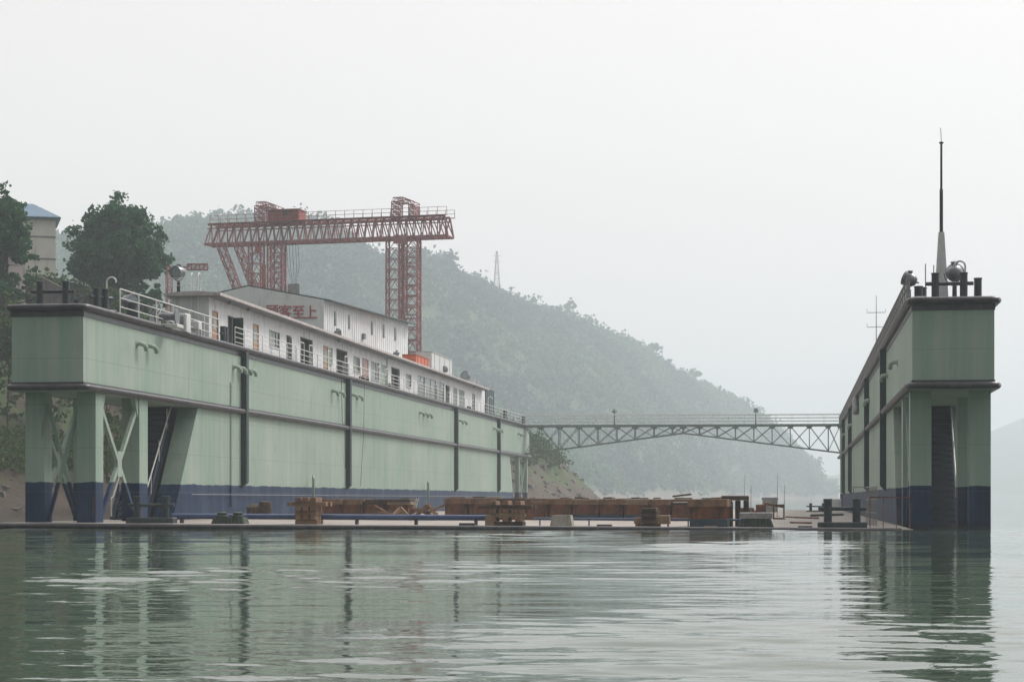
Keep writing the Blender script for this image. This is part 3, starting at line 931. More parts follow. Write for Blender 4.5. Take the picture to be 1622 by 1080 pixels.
for (a, b, z0, z1, kd) in opens:
    fr = MB(); f = .05
    fr.box(XW-.02, XW+.025, a-f, a, z0-f*(z0 > ZD+.3), z1+f); fr.box(XW-.02, XW+.025, b, b+f, z0-f*(z0 > ZD+.3), z1+f)
    fr.box(XW-.02, XW+.025, a, b, z1, z1+f)
    if z0 > ZD+.3: fr.box(XW-.02, XW+.05, a-.06, b+.06, z0-f-.03, z0-.002)
    if kd in ('orange', 'pink'):
        d = MB(); d.box(XW-.055, XW-.025, a, b, z0, z1)
        do = d.build('door', M[kd], house)
        d = MB(); d.box(XW-.024, XW-.01, a+(b-a)*.2, b-(b-a)*.2, z0+.9, z0+1.75); d.build('door_panel', M['curtain'] if kd == 'orange' else M['pink'], do)
        fr.build('door_frame', M['pink'], do)
    elif kd == 'open':
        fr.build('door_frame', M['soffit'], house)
    elif kd in ('shutter', 'curtain'):
        d = MB(); d.box(XW-.055, XW-.025, a, b, z0, z1)
        if kd == 'curtain':
            n = max(2, int((b-a)/.35))
            for i in range(n): y = a+(b-a)*(i+.3)/n; d.box(XW-.024, XW-.008, y, y+(b-a)/n*.35, z0, z1)
        d = d.build('shutter', M['palegreen'] if kd == 'shutter' else M['curtain'], house)
        fr.build('frame', M['white'], d)
    else:
        w_ = fr.build('window', M['white'], house)
        d = MB(); d.box(XW-.055, XW-.035, a, b, z0, z1); d.build('pane', M['glassdark'], w_)
        d = MB(); n = 3 if kd == 'window' else 2
        for i in range(1, n): y = a+(b-a)*i/n; d.box(XW-.032, XW-.004, y-.03, y+.03, z0, z1)
        if kd == 'window': d.box(XW-.033, XW-.015, a+.06, a+(b-a)*.55, z0+.05, z1-.05)
        d.build('mullion', M['curtain'] if kd == 'window' else M['white'], w_)
# open door leaf, dark green
d = MB(); y = YX(369.5, XW); d.box(XW, XW+.62, y, y+.05, ZD+.06, ZD+2.05)
d.build('open_door', M['doorgreen'], house)
d = MB(); y = YX(459.8, XW); d.box(XW, XW+.12, y, y+.7, ZD+.10, ZD+1.95); d.build('open_door', M['white'], house)
# roof slab with a low crown and front fascia
mb = MB()
ry0, ry1 = YX(349, XE), YX(776, XE)
xs = [XE, -34.0, XB-.15]
mb.add([(XE, ry0, ZE+.003), (XE, ry1, ZE+.003), (XE, ry1, ZE+.17), (XE, ry0, ZE+.17),
        (-34.5, ry0, ZE+.28), (-34.5, ry1, ZE+.28), (XB-.3, ry0, ZE+.17), (XB-.3, ry1, ZE+.17), (XB-.3, ry0, ZE+.003), (XB-.3, ry1, ZE+.003)],
       [(0, 1, 2, 3), (3, 2, 5, 4), (4, 5, 7, 6), (6, 7, 9, 8), (8, 9, 1, 0), (0, 3, 4, 6, 8), (1, 9, 7, 5, 2)])
rf = mb.build('roof', M['houseroof'], house)
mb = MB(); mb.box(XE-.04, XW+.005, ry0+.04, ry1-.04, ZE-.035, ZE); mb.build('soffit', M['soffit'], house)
mb = MB(); y = YX(612, XW)
mb.tube([(XW+.06, y, ZD), (XW+.06, y, ZE-.04)], .04, 6); mb.build('downpipe', M['palegreen'], house)
for px, nm in ((395, 1), (365, 1), (538, 2), (752, 3)):
    mb = MB(); y = YX(px, XE-.3); mb.lathe([(.04, 0), (.13, -.04), (.13, -.16), (.04, -.2)], (XE-.35, y, ZE-.04), n=10)
    mb.build('lamp', M['grey'], house)
# white pipe rack and access ladder at the near end
lad = MB(); yl = YH0-.22; xl0 = XY(302, yl); xl1 = XY(313.5, yl)
for x in (xl0, xl1):
    lad.tube([(x, yl, ZD), (x, yl, ZE+1.15), (x, yl+.08, ZE+1.30), (x, yl+.3, ZE+1.36), (x, yl+.5, ZE+1.25), (x, yl+.55, ZE+.25)], .035, 7)
z = ZD+.35
while z < ZE+.2: lad.tube([(xl0, yl, z), (xl1, yl, z)], .02, 5); z += .33
single('ladder', lad, M['rail'], (xl0, yl, ZD), 'white hooped ladder leading up to the near end of the deckhouse roof', 'ladder')
railing('railing', [(XB, ry0+.3, ZE+.2), (XY(295, ry0+.3), ry0+.3, ZE+.22)], .85, 2, 1.2, 'thin railing round the big searchlight on the deckhouse roof corner', r=.015, pr=.018)

# ------------------------------------------------------------------ searchlights
def searchlight(name, loc, az, tilt, s, label, ped=.5, lens=True, group='searchlights mounted high on the dock'):
    root = empty(name, loc, label, 'searchlight', group)
    L = Vector(loc)
    m = MB(); m.lathe([(.22*s, 0), (.22*s, .06*s), (.12*s, .10*s), (.10*s, ped), (.15*s, ped+.02)], L, n=14); m.build('pedestal', M['black'], root)
    c = L + Vector((0, 0, ped + .62*s))
    fwd = Vector((sin(az)*cos(tilt), cos(az)*cos(tilt), sin(tilt))); sd_ = Vector((cos(az), -sin(az), 0))
    m = MB()
    pts = []
    for i in range(9):
        a = pi*(i/8); pts.append(c + sd_*cos(a)*.47*s - Vector((0, 0, 1))*sin(a)*.52*s)
    m.tube(pts, .028*s, 7); m.tube([L+Vector((0, 0, ped)), c-Vector((0, 0, .5*s))], .06*s, 8)
    m.build('yoke', M['lampgrey'], root)
    m = MB()
    m.lathe([(.05*s, -.46*s), (.20*s, -.42*s), (.31*s, -.30*s), (.37*s, -.10*s), (.385*s, .12*s), (.42*s, .14*s), (.43*s, .30*s), (.40*s, .31*s), (.37*s, .24*s)], c, fwd, 20)
    u = Vector((0, 0, 1)); m.lathe([(.15*s, .3*s), (.15*s, .44*s), (.19*s, .45*s), (.17*s, .50*s)], c - fwd*.05*s, u, 12)
    m.tube([c-fwd*.44*s, c-fwd*.62*s+u*.03], .05*s, 7)
    h = m.build('lamp_housing', M['lampgrey'], root)
    m = MB(); m.lathe([(.37*s, .245*s), (.30*s, .27*s), (.12*s, .29*s)], c, fwd, 20); m.build('lens', M['lens'] if lens else M['glassdark'], h)
    return root
p = P(284, 462, 115.5)
searchlight('searchlight', (XY(283, ry0+.9), ry0+.9, ZE+.24), R(205), R(-6), .95, 'large searchlight on a black pedestal on the near corner of the deckhouse roof', ped=.62)
def sl_on(px, X, z, az, tilt, s, label, ped=.25):
    return searchlight('searchlight', (X, YX(px, X), z), az, tilt, s, label, ped)
sl_on(535, -34.9, ZE+.22, R(60), R(15), .68, 'searchlight tilted up on the deckhouse roof in front of the white shed wall', .35)
sl_on(628, -34.0, ZE+.2, R(-60), R(-15), .6, 'searchlight turned face down on the deckhouse roof by the corner of the white shed', .1)
sl_on(704, -34.5, ZE+.22, R(50), R(10), .72, 'searchlight on the deckhouse roof in front of the white cabin', .35)
sl_on(738, -33.8, ZE+.2, R(200), R(8), 1.05, 'blue grey drum-like searchlight near the far end of the deckhouse roof', .05)
sl_on(205, -34.7, ZD, R(120), R(-10), 1.0, 'searchlight beside the white gooseneck pipe on the left wing deck', .85)
searchlight('searchlight', (XY(1440, 92.5), 92.5, ZDR), R(-70), R(25), .80, 'searchlight on a bracket over the inner edge of the right wing, seen side-on', .75)
searchlight('searchlight', (XY(1512, 93.5), 93.5, ZDR), R(10), R(8), 1.0, 'round searchlight standing between the black bollards on the right wing, seen from behind', 1.0)

# ------------------------------------------------------------------ bollards
def bitt(name, x, y, z, L, h, r, label, group, rz=0, base_h=.28, bar=True):
    """twin posts with a cross bar on a plinth; L between post centres, built along local X"""
    root = empty(name, (0, 0, 0), label, 'bollard', group)
    m = MB(); m.cbox(-L/2-.45, L/2+.45, -.36, .36, 0, base_h, .03); m.build('plinth', M['bitt'], root)
    for sx in (-1, 1):
        m = MB(); m.lathe([(r, 0), (r, h-.05), (r*1.12, h-.045), (r*1.12, h), (r*.9, h+.01)], (sx*L/2, 0, base_h), n=16); m.build('post', M['bitt'], root)
    if bar:
        m = MB(); m.tube([(-L/2-.42, 0, base_h+h*.58), (L/2+.42, 0, base_h+h*.58)], r*.52, 10); m.build('crossbar', M['bitt'], root)
    root.location = (x, y, z); root.rotation_euler = (0, 0, rz)
    return root
G = 'twin-post bollards on the dock'
b0 = bitt('bollard', XY(84, 90.6), 90.6, ZD, 1.26, 1.10, .17, 'black twin bollard with crossbar at the left end of the left wing top', G, base_h=.20)
bitt('bollard', XY(160, 92.6), 92.6, ZD, .55, 1.0, .17, 'black twin bollard turned end-on beside the gooseneck pipe on the left wing', G, rz=R(62), base_h=.15)
bitt('bollard', XY(1504, 90.6), 90.6, ZDR, 1.22, 1.12, .17, 'black twin bollard with crossbar in front of the tall mast on the right wing', G, base_h=.18)
bitt('bollard', XY(1458, 93.2), 93.2, ZDR, .6, .85, .19, 'short black twin bollard at the inner edge of the right wing top beside the searchlight', G, rz=R(70), base_h=.12, bar=False)
def spost(x, y, z, h, r, label):
    m = MB(); m.lathe([(r*1.4, 0), (r*1.4, .05), (r, .06), (r, h-.05), (r*1.15, h-.04), (r*1.15, h)], (x, y, z), n=14)
    return single('bollard_post', m, M['bitt'], (x, y, z), label, 'bollard')
spost(XY(1549, 91.2), 91.2, ZDR, 1.12, .17, 'single black bollard post at the outer right corner of the right wing top')
spost(XY(122, 91.0), 91.0, ZD, .42, .12, 'stub black bollard between the two twin bollards on the left wing top')
bitt('bollard', XY(240, 90.2), 90.2, deck_z(-32), 1.35, .98, .17, 'dark twin bollard on the low deck beside the left wing legs', G, base_h=.26)
bitt('bollard', XY(1334, 90.3), 90.3, deck_z(2)-.02, 1.25, 1.02, .18, 'dark navy twin bollard on the low deck near the rusty fence', G, base_h=.30)
bitt('bollard', XY(1294, 205), 205, deck_z(2), 1.25, .75, .14, 'small far twin bollard at the far right of the low deck', G, base_h=.12)
bitt('bollard', XY(355, 113.5), 113.5, ZD, .5, 1.0, .16, 'black bollard by the dark green open door of the deckhouse', G, rz=R(90), base_h=.1)
bitt('bollard', XY(800, 226), 226, ZD, .8, 1.0, .16, 'black twin bollard at the far end of the left wing deck', G, rz=R(90), base_h=.1)
bitt('bollard', XY(829, 242), 242, ZD, .7, 1.0, .16, 'black twin bollard beside the footbridge head', G, rz=R(90), base_h=.1)

# lamps with a gooseneck
def gooseneck(x, y, z, h, sg, label):
    m = MB(); r = .17
    pts = [(x, y, z), (x, y, z+h-r)]
    for i in range(1, 8):
        a = pi - pi*i/7*1.05; pts.append((x+sg*(r*1.4+cos(a)*r*1.4), y, z+h-r+sin(a)*r*1.3))
    m.tube(pts, .045, 8)
    return single('vent_gooseneck', m, M['rail'], (x, y, z), label, 'vent pipe')
gooseneck(XY(169, 94.5), 94.5, ZD, 1.85, 1, 'white gooseneck pipe behind the bollards on the left wing top')
gooseneck(XY(1529, 92.2), 92.2, ZDR, 1.95, -1, 'pale gooseneck pipe arching over the searchlight on the right wing')
gooseneck(XY(773, YX(773, XLI-.9)), YX(773, XLI-.9), ZD, 2.2, 1, 'thin white gooseneck pipe past the far end of the deckhouse')

# winch and clutter on the near left deck
def winch():
    x, y = XY(250, 101), 101
    root = empty('winch', (x, y, ZD), 'white deck winch with a round handwheel behind the near railing', 'winch')
    m = MB(); m.cbox(x-.9, x+1.2, y-.5, y+.6, ZD, ZD+.16, .03); m.build('bed', M['white'], root)
    m = MB(); m.lathe([(.42, -.55), (.42, -.50), (.2, -.49), (.2, .49), (.42, .50), (.42, .55)], (x+.5, y, ZD+.55), (1, 0, 0), 18); m.build('drum', M['grey'], root)
    m = MB(); ring = [Vector((x-.1+.34*cos(a), y-.35, ZD+.98+.34*sin(a))) for a in np.linspace(0, 2*pi, 21)]
    m.tube(ring, .035, 6, False)
    for k in range(3): a = pi*k/3; m.tube([(x-.1+.33*cos(a), y-.35, ZD+.98+.33*sin(a)), (x-.1-.33*cos(a), y-.35, ZD+.98-.33*sin(a))], .02, 5)
    m.build('handwheel', M['grey'], root)
    m = MB(); m.cbox(x-.35, x+.1, y-.3, y+.2, ZD+.16, ZD+1.0, .04); m.build('gearbox', M['white'], root)
    return root
winch()
x, y = XY(283, 104), 104
m = MB(); m.cbox(x-.55, x+.55, y-.4, y+.4, ZD, ZD+.98, .05)
o = single('deck_locker', m, M['white'], (x, y, ZD), 'white steel locker behind the railing right of the handwheel', 'locker')
m = MB(); m.box(x-.35, x-.05, y-.43, y-.402, ZD+.35, ZD+.8); m.box(x+.06, x+.4, y-.43, y-.402, ZD+.35, ZD+.8); m.build('door', M['rail_old'], o, Vector((x, y, ZD)))
x, y = XY(309, 106.5), 106.5
m = MB(); m.cbox(x-.4, x+.3, y-.3, y+.3, ZD+.35, ZD+.8, .05)
for a in (-.35, .25):
    for b in (-.25, .25): m.box(x+a-.03, x+a+.03, y+b-.03, y+b+.03, ZD, ZD+.349)
single('deck_bench', m, M['white'], (x, y, ZD), 'small white table-like box on legs at the foot of the hooped ladder', 'table')
x, y = XY(210, 97.5), 97.5
m = MB(); m.lathe([(.28, 0), (.3, .04), (.30, .6), (.26, .63), (.26, .9), (.30, .93)], (x, y, ZD), n=16)
single('deck_capstan', m, M['bitt'], (x, y, ZD), 'dark round capstan behind the first railing post', 'capstan')
# coiled hose and pots at the walkway
k = 0
for px, lab, mt in ((573, 'first bundle of red brown drums on the walkway before the second wide doorway', 'rust'), (580, 'second red brown drum on the walkway before the pink door', 'rust'), (615, 'dark drum on the walkway under the pale shutter', 'black'), (743, 'dark green drum on the walkway near the far end door', 'doorgreen')):
    xq = XW+.32; yq = YX(px, xq)
    m = MB(); m.lathe([(.22, 0), (.23, .03), (.22, .3), (.23, .33), (.22, .62), (.20, .65)], (xq, yq, ZD), n=14)
    single('drum', m, M[mt], (xq, yq, ZD), lab, 'drum')
# lifebuoy on the deckhouse
m = MB(); xq = XW+.05; yq = YX(336, XW)-.5
# on the deckhouse roof
x, y = -34.6, YX(668, -34.6)
def obox(name, x0, x1, px0, px1, X, z0, z1, mat, label, cat, extra=None):
    y0, y1 = YX(px0, X), YX(px1, X)
    m = MB(); m.cbox(x0, x1, y0, y1, z0, z1, .05)
    if extra: extra(m, x0, x1, y0, y1, z0, z1)
    return single(name, m, mat, ((x0+x1)/2, (y0+y1)/2, z0), label, cat)
def ribs(m, x0, x1, y0, y1, z0, z1):
    for i in range(4):
        y = y0 + (y1-y0)*(i+.5)/4; m.box(x1, x1+.04, y-.05, y+.05, z0+.05, z1-.1)
    m.box(x0-.03, x1+.07, y0-.03, y1+.03, z1, z1+.05)
obox('roof_tank', -35.6, -34.3, 659, 680, -34.3, ZE+.28, ZE+1.35, M['orangebox'], 'orange tank on the deckhouse roof below the crane leg', 'tank', ribs)
obox('roof_cabin', -36.1, -34.6, 684, 716, -34.6, ZE+.2, ZE+2.3, M['white'], 'white cabin standing behind the deckhouse roof', 'cabin', ribs)
obox('funnel_casing', -36.0, -33.9, 770, 783, -33.9, ZD, ZE+.35, M['darkpanel'], 'dark blue grey casing past the far end of the deckhouse', 'casing', ribs)
for px in (752, 758):
    m = MB(); x = -33.6; y = YX(px, x); m.tube([(x, y, ZE+.2), (x, y, ZE+.85)], .04, 6)
    single('roof_pipe', m, M['rail'], (x, y, ZE+.2), 'thin white pipe stub on the deckhouse roof end, %s one' % ('nearer' if px == 752 else 'farther'), 'pipe', 'pipe stubs on the roof end')

# ------------------------------------------------------------------ masts on the right wing
x, y = XY(1491, 95), 95
root = empty('mast', (x, y, ZDR), 'tall thin mast on a tapered white column on the right wing', 'mast')
zc = ZZ(368, x, y); zp = ZZ(228, x, y); zn = ZZ(300, x, y)
m = MB(); m.hexa([(x-.34,y-.3,ZDR),(x+.34,y-.3,ZDR),(x+.34,y+.3,ZDR),(x-.34,y+.3,ZDR),(x-.13,y-.12,zc),(x+.13,y-.12,zc),(x+.13,y+.12,zc),(x-.13,y+.12,zc)])
m.build('column', M['white'], root)
m = MB(); m.lathe([(.085, zc-ZDR-.2), (.08, zn-ZDR), (.055, zn-ZDR+.02), (.05, zp-ZDR), (.11, zp-ZDR+.02), (.11, zp-ZDR+.07), (.03, zp-ZDR+.1)], (x, y, ZDR), n=10); m.build('pole', M['black'], root)
m = MB(); m.tube([(x, y, zp+.1), (x-.03, y, ZZ(203, x, y))], .016, 6); m.build('lightning_rod', M['grey'], root)
x, y = XY(1388, 140), 140
root = empty('antenna', (x, y, ZDR), 'thin radio antenna with two crossbars on the right wing', 'antenna')
m = MB(); m.tube([(x, y, ZDR), (x, y, ZZ(468, x, y))], .05, 6, True, .018); m.build('pole', M['grey'], root)
for py in (495, 518):
    z = ZZ(py, x, y); m = MB(); m.tube([(x-.62, y, z+.22), (x-.62, y, z), (x+.62, y, z), (x+.62, y, z+.22)], .022, 5); m.build('crossbar', M['grey'], root)
for px, yy, py in ((1466, 91.5, 418), (1479, 96, 420)):
    x = XY(px, yy); m = MB(); m.tube([(x, yy, ZDR), (x, yy, ZZ(py, x, yy))], .025, 6)
    m.lathe([(.05, 0), (.06, .3), (.03, .34)], (x, yy, ZDR), n=8)
    single('rod', m, M['grey'], (x, yy, ZDR), 'thin upright rod left of the twin bollard' if px == 1466 else 'thin upright rod just left of the mast column', 'rod', 'thin rods on the right wing top')
x, y = XY(1500, 97), 97
m = MB(); m.cbox(x-1.4, x+1.2, y-.8, y+.8, ZDR, ZDR+.55, .1); single('deck_hatch', m, M['grey'], (x, y, ZDR), 'low grey hatch casing behind the bollards of the right wing', 'hatch')
m = MB(); x, y = XY(1456, 91.0), 91.0; m.cbox(x-.35, x+.35, y-.2, y+.2, ZDR, ZDR+.32, .08); m.tube([(x-.3, y-.22, ZDR+.2), (x+.3, y-.22, ZDR+.25)], .06, 8)
single('fairlead', m, M['rail_old'], (x, y, ZDR), 'small worn fairlead at the inner front corner of the right wing top', 'fairlead')
# life raft / bundles hanging over far right rail
m = MB(); x = XRI-.25; y = 168
m.lathe([(.05, -.9), (.26, -.8), (.30, 0), (.26, .8), (.05, .9)], (x, y, ZT+DZR-.9), (0, .6, .8), 12)
m.tube([(x, y, ZT+DZR-.2), (x+.2, y, ZT+DZR+.1)], .03, 5)
single('hanging_fender', m, M['rail_old'], (x, y, ZT+DZR-.9), 'grey bundle hanging over the inner edge of the right wing', 'fender')

# ------------------------------------------------------------------ footbridge between the far ends
YB = 241.5
zb_l = ZZ(675, XLI, YB); zb_r = ZZ(673, XRI, YB)
xa, xb = XLI+.05, XRI-.05
bridge = empty('footbridge', (xa, YB, zb_l), 'long slim green lattice footbridge linking the far ends of the two wings', 'footbridge')
def bz(x, a, b): return a + (b-a)*(x-xa)/(xb-xa)
def top_z(x): return bz(x, zb_l, zb_r)
xc = XY(1082, YB)
def bot_z(x):
    e_l = ZZ(719, XLI, YB); e_r = ZZ(717, XRI, YB); c = ZZ(686, xc, YB)
    if x < xc: return e_l + (c-e_l)*(x-xa)/(xc-xa)
    return c + (e_r-c)*(x-xc)/(xb-xc)
mb_top, mb_web = MB(), MB()
for yy in (YB-.8, YB+.8):
    mb_top.beam((xa, yy, top_z(xa)), (xb, yy, top_z(xb)), .16, .26)
    m_ = []
    nodes = []
    for pxn in (856, 886, 917, 947, 977, 1006, 1036, 1065, 1082, 1108, 1136, 1165, 1194, 1223, 1252, 1282, 1312):
        nodes.append(XY(pxn, YB))
    mb_web.beam((xa, yy, bot_z(xa)), (xc, yy, bot_z(xc)), .12, .14); mb_web.beam((xc, yy, bot_z(xc)), (xb, yy, bot_z(xb)), .12, .14)
    allx = [xa] + nodes + [xb]
    for a, b in zip(allx[:-1], allx[1:]):
        mb_web.beam((a, yy, top_z(a)-.1), (b, yy+.01, bot_z(b)+.05), .075)
        mb_web.beam((a, yy+.03, bot_z(a)+.05), (b, yy+.03, top_z(b)-.1), .075)
    for x in nodes:
        mb_web.beam((x, yy-.02, bot_z(x)), (x, yy-.02, top_z(x)), .10)
        mb_web.hexa([(x-.2,yy-.03,top_z(x)-.40),(x+.2,yy-.03,top_z(x)-.40),(x+.2,yy+.05,top_z(x)-.40),(x-.2,yy+.05,top_z(x)-.40),(x-.38,yy-.03,top_z(x)-.13),(x+.38,yy-.03,top_z(x)-.13),(x+.38,yy+.05,top_z(x)-.13),(x-.38,yy+.05,top_z(x)-.13)])
for x in nodes: mb_web.beam((x, YB-.8, bot_z(x)), (x, YB+.8, bot_z(x)), .08)
mb_top.box(xa, xb, YB-.72, YB+.72, (zb_l+zb_r)/2+.02, (zb_l+zb_r)/2+.07)
M['bridge'] = simple('bridge green paint', (.12, .17, .15), (.17, .22, .19), .55, 1.5, dirt=(.10, .08, .06), dirt_amt=.4)
mb_top.build('walkway', M['bridge'], bridge); mb_web.build('lattice', M['bridge'], bridge)
for yy in (YB-.8, YB+.8):
    m = MB()
    for k in range(1, 4):
        z = .38*k + .12
        m.tube([(xa, yy, top_z(xa)+z), (xb, yy, top_z(xb)+z)], .034 if k < 3 else .042, 6)
    for i in range(21):
        x = xa + (xb-xa)*i/20; m.tube([(x, yy, top_z(x)), (x, yy, top_z(x)+1.27)], .022, 5)
    m.build('handrail', M['rail'], bridge)
for px in (973, 1197):
    x = XY(px, YB-.8)
    searchlight('searchlight', (x, YB-.55, top_z(x)+.1), R(170) if px > 1000 else R(110), R(5), .6, 'searchlight on the footbridge railing, the %s of the two' % ('right-hand' if px > 1000 else 'left-hand'), 1.25)

# ------------------------------------------------------------------ keel blocks
BW = 1.15
def keel_block(name, loc, wx, ly, h, base, body, cap, label, group, caps=2, seed=0):
    g = random.Random(seed)
    root = empty(name, (0, 0, 0), label, 'keel block', group)
    m = MB(); m.cbox(-wx/2, wx/2, 0, ly, 0, h*.28, .02); m.build('base', M[base], root)
    m = MB(); m.box(-wx/2+.03, wx/2-.03, .03, ly-.03, h*.28+.002, h*.72)
    for i in range(int(ly/.6)):
        y = .3+i*.6; m.box(wx/2-.03, wx/2+.01, y-.03, y+.03, h*.28+.002, h*.72)
        m.box(-wx/2-.01, -wx/2+.03, y-.03, y+.03, h*.28+.002, h*.72)
    m.build('body', M[body], root)
    for j in range(caps):
        z0 = h*.72+.004 + j*(h*.28)/caps; z1 = z0 + h*.28/caps - .012
        m = MB(); ex = g.uniform(-.05, .10)
        n = max(1, int(ly/1.0)); yy = -.04
        for i in range(n):
            w_ = (ly+.08)/n; e2 = g.uniform(-.05, .05)
            m.cbox(-wx/2-.05+e2, wx/2+.05+e2+ex*.3, yy, yy+w_-.015, z0, z1 - g.uniform(0, .02), .02); yy += w_
        m.build('timber', M[cap if g.random() < .7 else 'timberdark'], root)
    for j in range(g.randint(0, 2)):       # loose packing timbers left on top
        m = MB(); xx = g.uniform(-wx*.42, wx*.2); L_ = g.uniform(.3, wx*.55); y_ = g.uniform(0, ly*.3); t_ = g.uniform(.04, .09)
        m.beam((xx, y_, h+t_/2-.008), (xx+L_, y_+g.uniform(-.1, .2), h+t_/2-.008+g.uniform(0, .02)), g.uniform(.12, .28), t_)
        m.build('packing_timber', M[g.choice(['timber', 'timberdark', 'timberpale'])], root)
    root.location = loc
    return root
def cross_row(Y, pxs, h, grp, where, seed):
    """blocks laid side by side across the deck between the given columns"""
    g = random.Random(seed); order = ['first', 'second', 'third', 'fourth', 'fifth', 'sixth', 'seventh', 'eighth', 'ninth', 'tenth', 'eleventh', 'twelfth']
    for i, (p0, p1) in enumerate(zip(pxs[:-1], pxs[1:])):
        if p0 is None or p1 is None: continue
        yy = Y + g.uniform(-.25, .25)
        x0, x1 = XY(p0, yy), XY(p1, yy); x = (x0+x1)/2
        base = g.choice(['bluebase', 'rust', 'bluebase']); cap = g.choice(['timber', 'timber', 'timberdark', 'timberpale'])
        keel_block('keel_block', (x, yy, deck_z(x)+.004), x1-x0-.06, 2.2, h+g.uniform(-.012, .012), base, 'rust', cap,
                   '%s rusty timber-topped keel block from the left in the %s' % (order[i], where), grp, 1 + (i % 2), seed+i)
cross_row(112, [506, 541, 575, 612, 648], 1.16, 'keel blocks across the deck, left stretch', 'stretch behind the timber crib', 3)
cross_row(115, [703, 741, 786, 832, 869, 905, 949, 988, 1026, 1062, 1096], 1.24, 'keel blocks across the deck, long stretch', 'long stretch at mid deck', 8)
cross_row(150, [860, 905, 950, 1000, 1050], 1.2, 'keel blocks across the deck, farther stretch', 'farther stretch behind the long one', 20)
# timber cribs at the heads of the rows
def crib(px0, px1, Y, h, label, mat, seed, over=.35, group=None, pale=False):
    g = random.Random(seed); x0, x1 = XY(px0, Y), XY(px1, Y); z0 = deck_z(x0)+.004
    root = empty('timber_crib', ((x0+x1)/2, Y, z0), label, 'timber crib', group)
    wd = x1-x0
    z = z0; lv = 0; hb = h/6
    while z < z0+h-.01:
        m = MB()
        if lv % 2 == 0:
            e = over*(1 if lv >= 4 else .12)
            for yy in (Y, Y+.42, Y+.84): m.cbox(x0-e*g.uniform(.3, 1), x1+e*g.uniform(.3, 1), yy+g.uniform(0, .05), yy+.32, z, z+hb-.01, .02)
        else:
            n = 3
            for i in range(n):
                xx = x0 + (wd-.3)*i/(n-1); m.cbox(xx, xx+.28, Y-.06+g.uniform(-.05, .05), Y+1.25, z, z+hb-.01, .02)
        m.build('timber', M[mat if g.random() < .6 else ('timberpale' if pale and g.random() < .5 else 'timberdark')], root)
        z += hb; lv += 1
    return root
crib(468, 501, 90.7, 1.24, 'rusty brown timber crib with overhanging planks at the near end of the left row', 'timber', 3, .5)
crib(776, 826, 90.6, 1.13, 'brown timber crib with stepped pale beams at the near end of the middle row', 'timber', 5, .55, None, True)
# cross-laid timbers between
x, y = XY(760, 91.2), 91.2
for (px0, px1, Y, z0, z1, mt, lb) in ((768, 782, 90.5, .0, .48, 'timberpale', 'pale timber baulk left of the stepped timber crib'),
                                  (1004, 1016, 90.6, .14, .42, 'timberpale', 'small pale timber left of the dark middle crib'),
                                  (1036, 1060, 90.6, .12, .52, 'timberpale', 'pale squared timber right of the dark middle crib')):
    xx0, xx1 = XY(px0, Y), XY(px1, Y); zd = deck_z(xx0)
    m = MB(); m.cbox(xx0, xx1, Y, Y+1.0, zd+z0+.003, zd+z1, .03)
    if z0 > .05:
        m.cbox(xx0+.05, xx0+.25, Y+.1, Y+.3, zd+.002, zd+z0+.002); m.cbox(xx0+.05, xx0+.25, Y+.6, Y+.8, zd+.002, zd+z0+.002)
        m.cbox(xx1-.1, xx1-.02, Y+.1, Y+.3, zd+.002, zd+z0+.002)
    single('timber_baulk', m, M[mt], ((xx0+xx1)/2, Y, zd), lb, 'timber')
crib(1016, 1040, 90.5, .86, 'dark weathered timber crib between two pale timbers', 'timberdark', 9, .08)
# big rust and navy block at the head of the right row
o = keel_block('keel_block', (XY(1122, 90.6), 90.7, deck_z(-5)+.003), (XY(1150, 90.7)-XY(1090, 90.7)), 4.2, 1.26, 'bluebase', 'rust', 'timber', 'big rust and navy steel keel block at the near end of the right row', None, 1, 4)
m = MB(); Y = 94; x0, x1 = XY(1152, Y), XY(1186, Y); zd = deck_z(x0)
m.cbox(x0, x0+.25, Y, Y+.5, zd, zd+1.15, .03); m.cbox(x0+.35, x0+.6, Y+.3, Y+.6, zd, zd+1.2, .03); m.cbox(x0-.3, x1, Y+.1, Y+.7, zd+1.205, zd+1.42, .04); m.cbox(x1-.25, x1, Y+.2, Y+.6, zd, zd+1.2, .03)
single('timber_trestle', m, M['timberdark'], (x0, Y, zd), 'grey brown timber trestle at the right end of the big rust and navy block', 'trestle')
# a loose plank on top, white plank leaning
x, y = XY(1080, 116), 116
m = MB(); m.beam((x-.5, y, 1.50), (x+.5, y+.3, 1.62), .3, .10); single('plank', m, M['timberdark'], (x, y, 1.5), 'loose plank lying tilted on top of the long stretch of keel blocks', 'plank')
Y = 112; xa_, xb_ = XY(654, Y), XY(660, Y)
m = MB(); 
for d in (0, .12): m.beam((xa_+d, Y, ZZ(808, xa_, Y)), (xb_+d, Y, ZZ(789, xb_, Y)), .07, .05)
single('white_plank', m, M['white'], (xa_, Y, ZZ(808, xa_, Y)), 'two thin white battens leaning in the gap of the left row', 'batten')
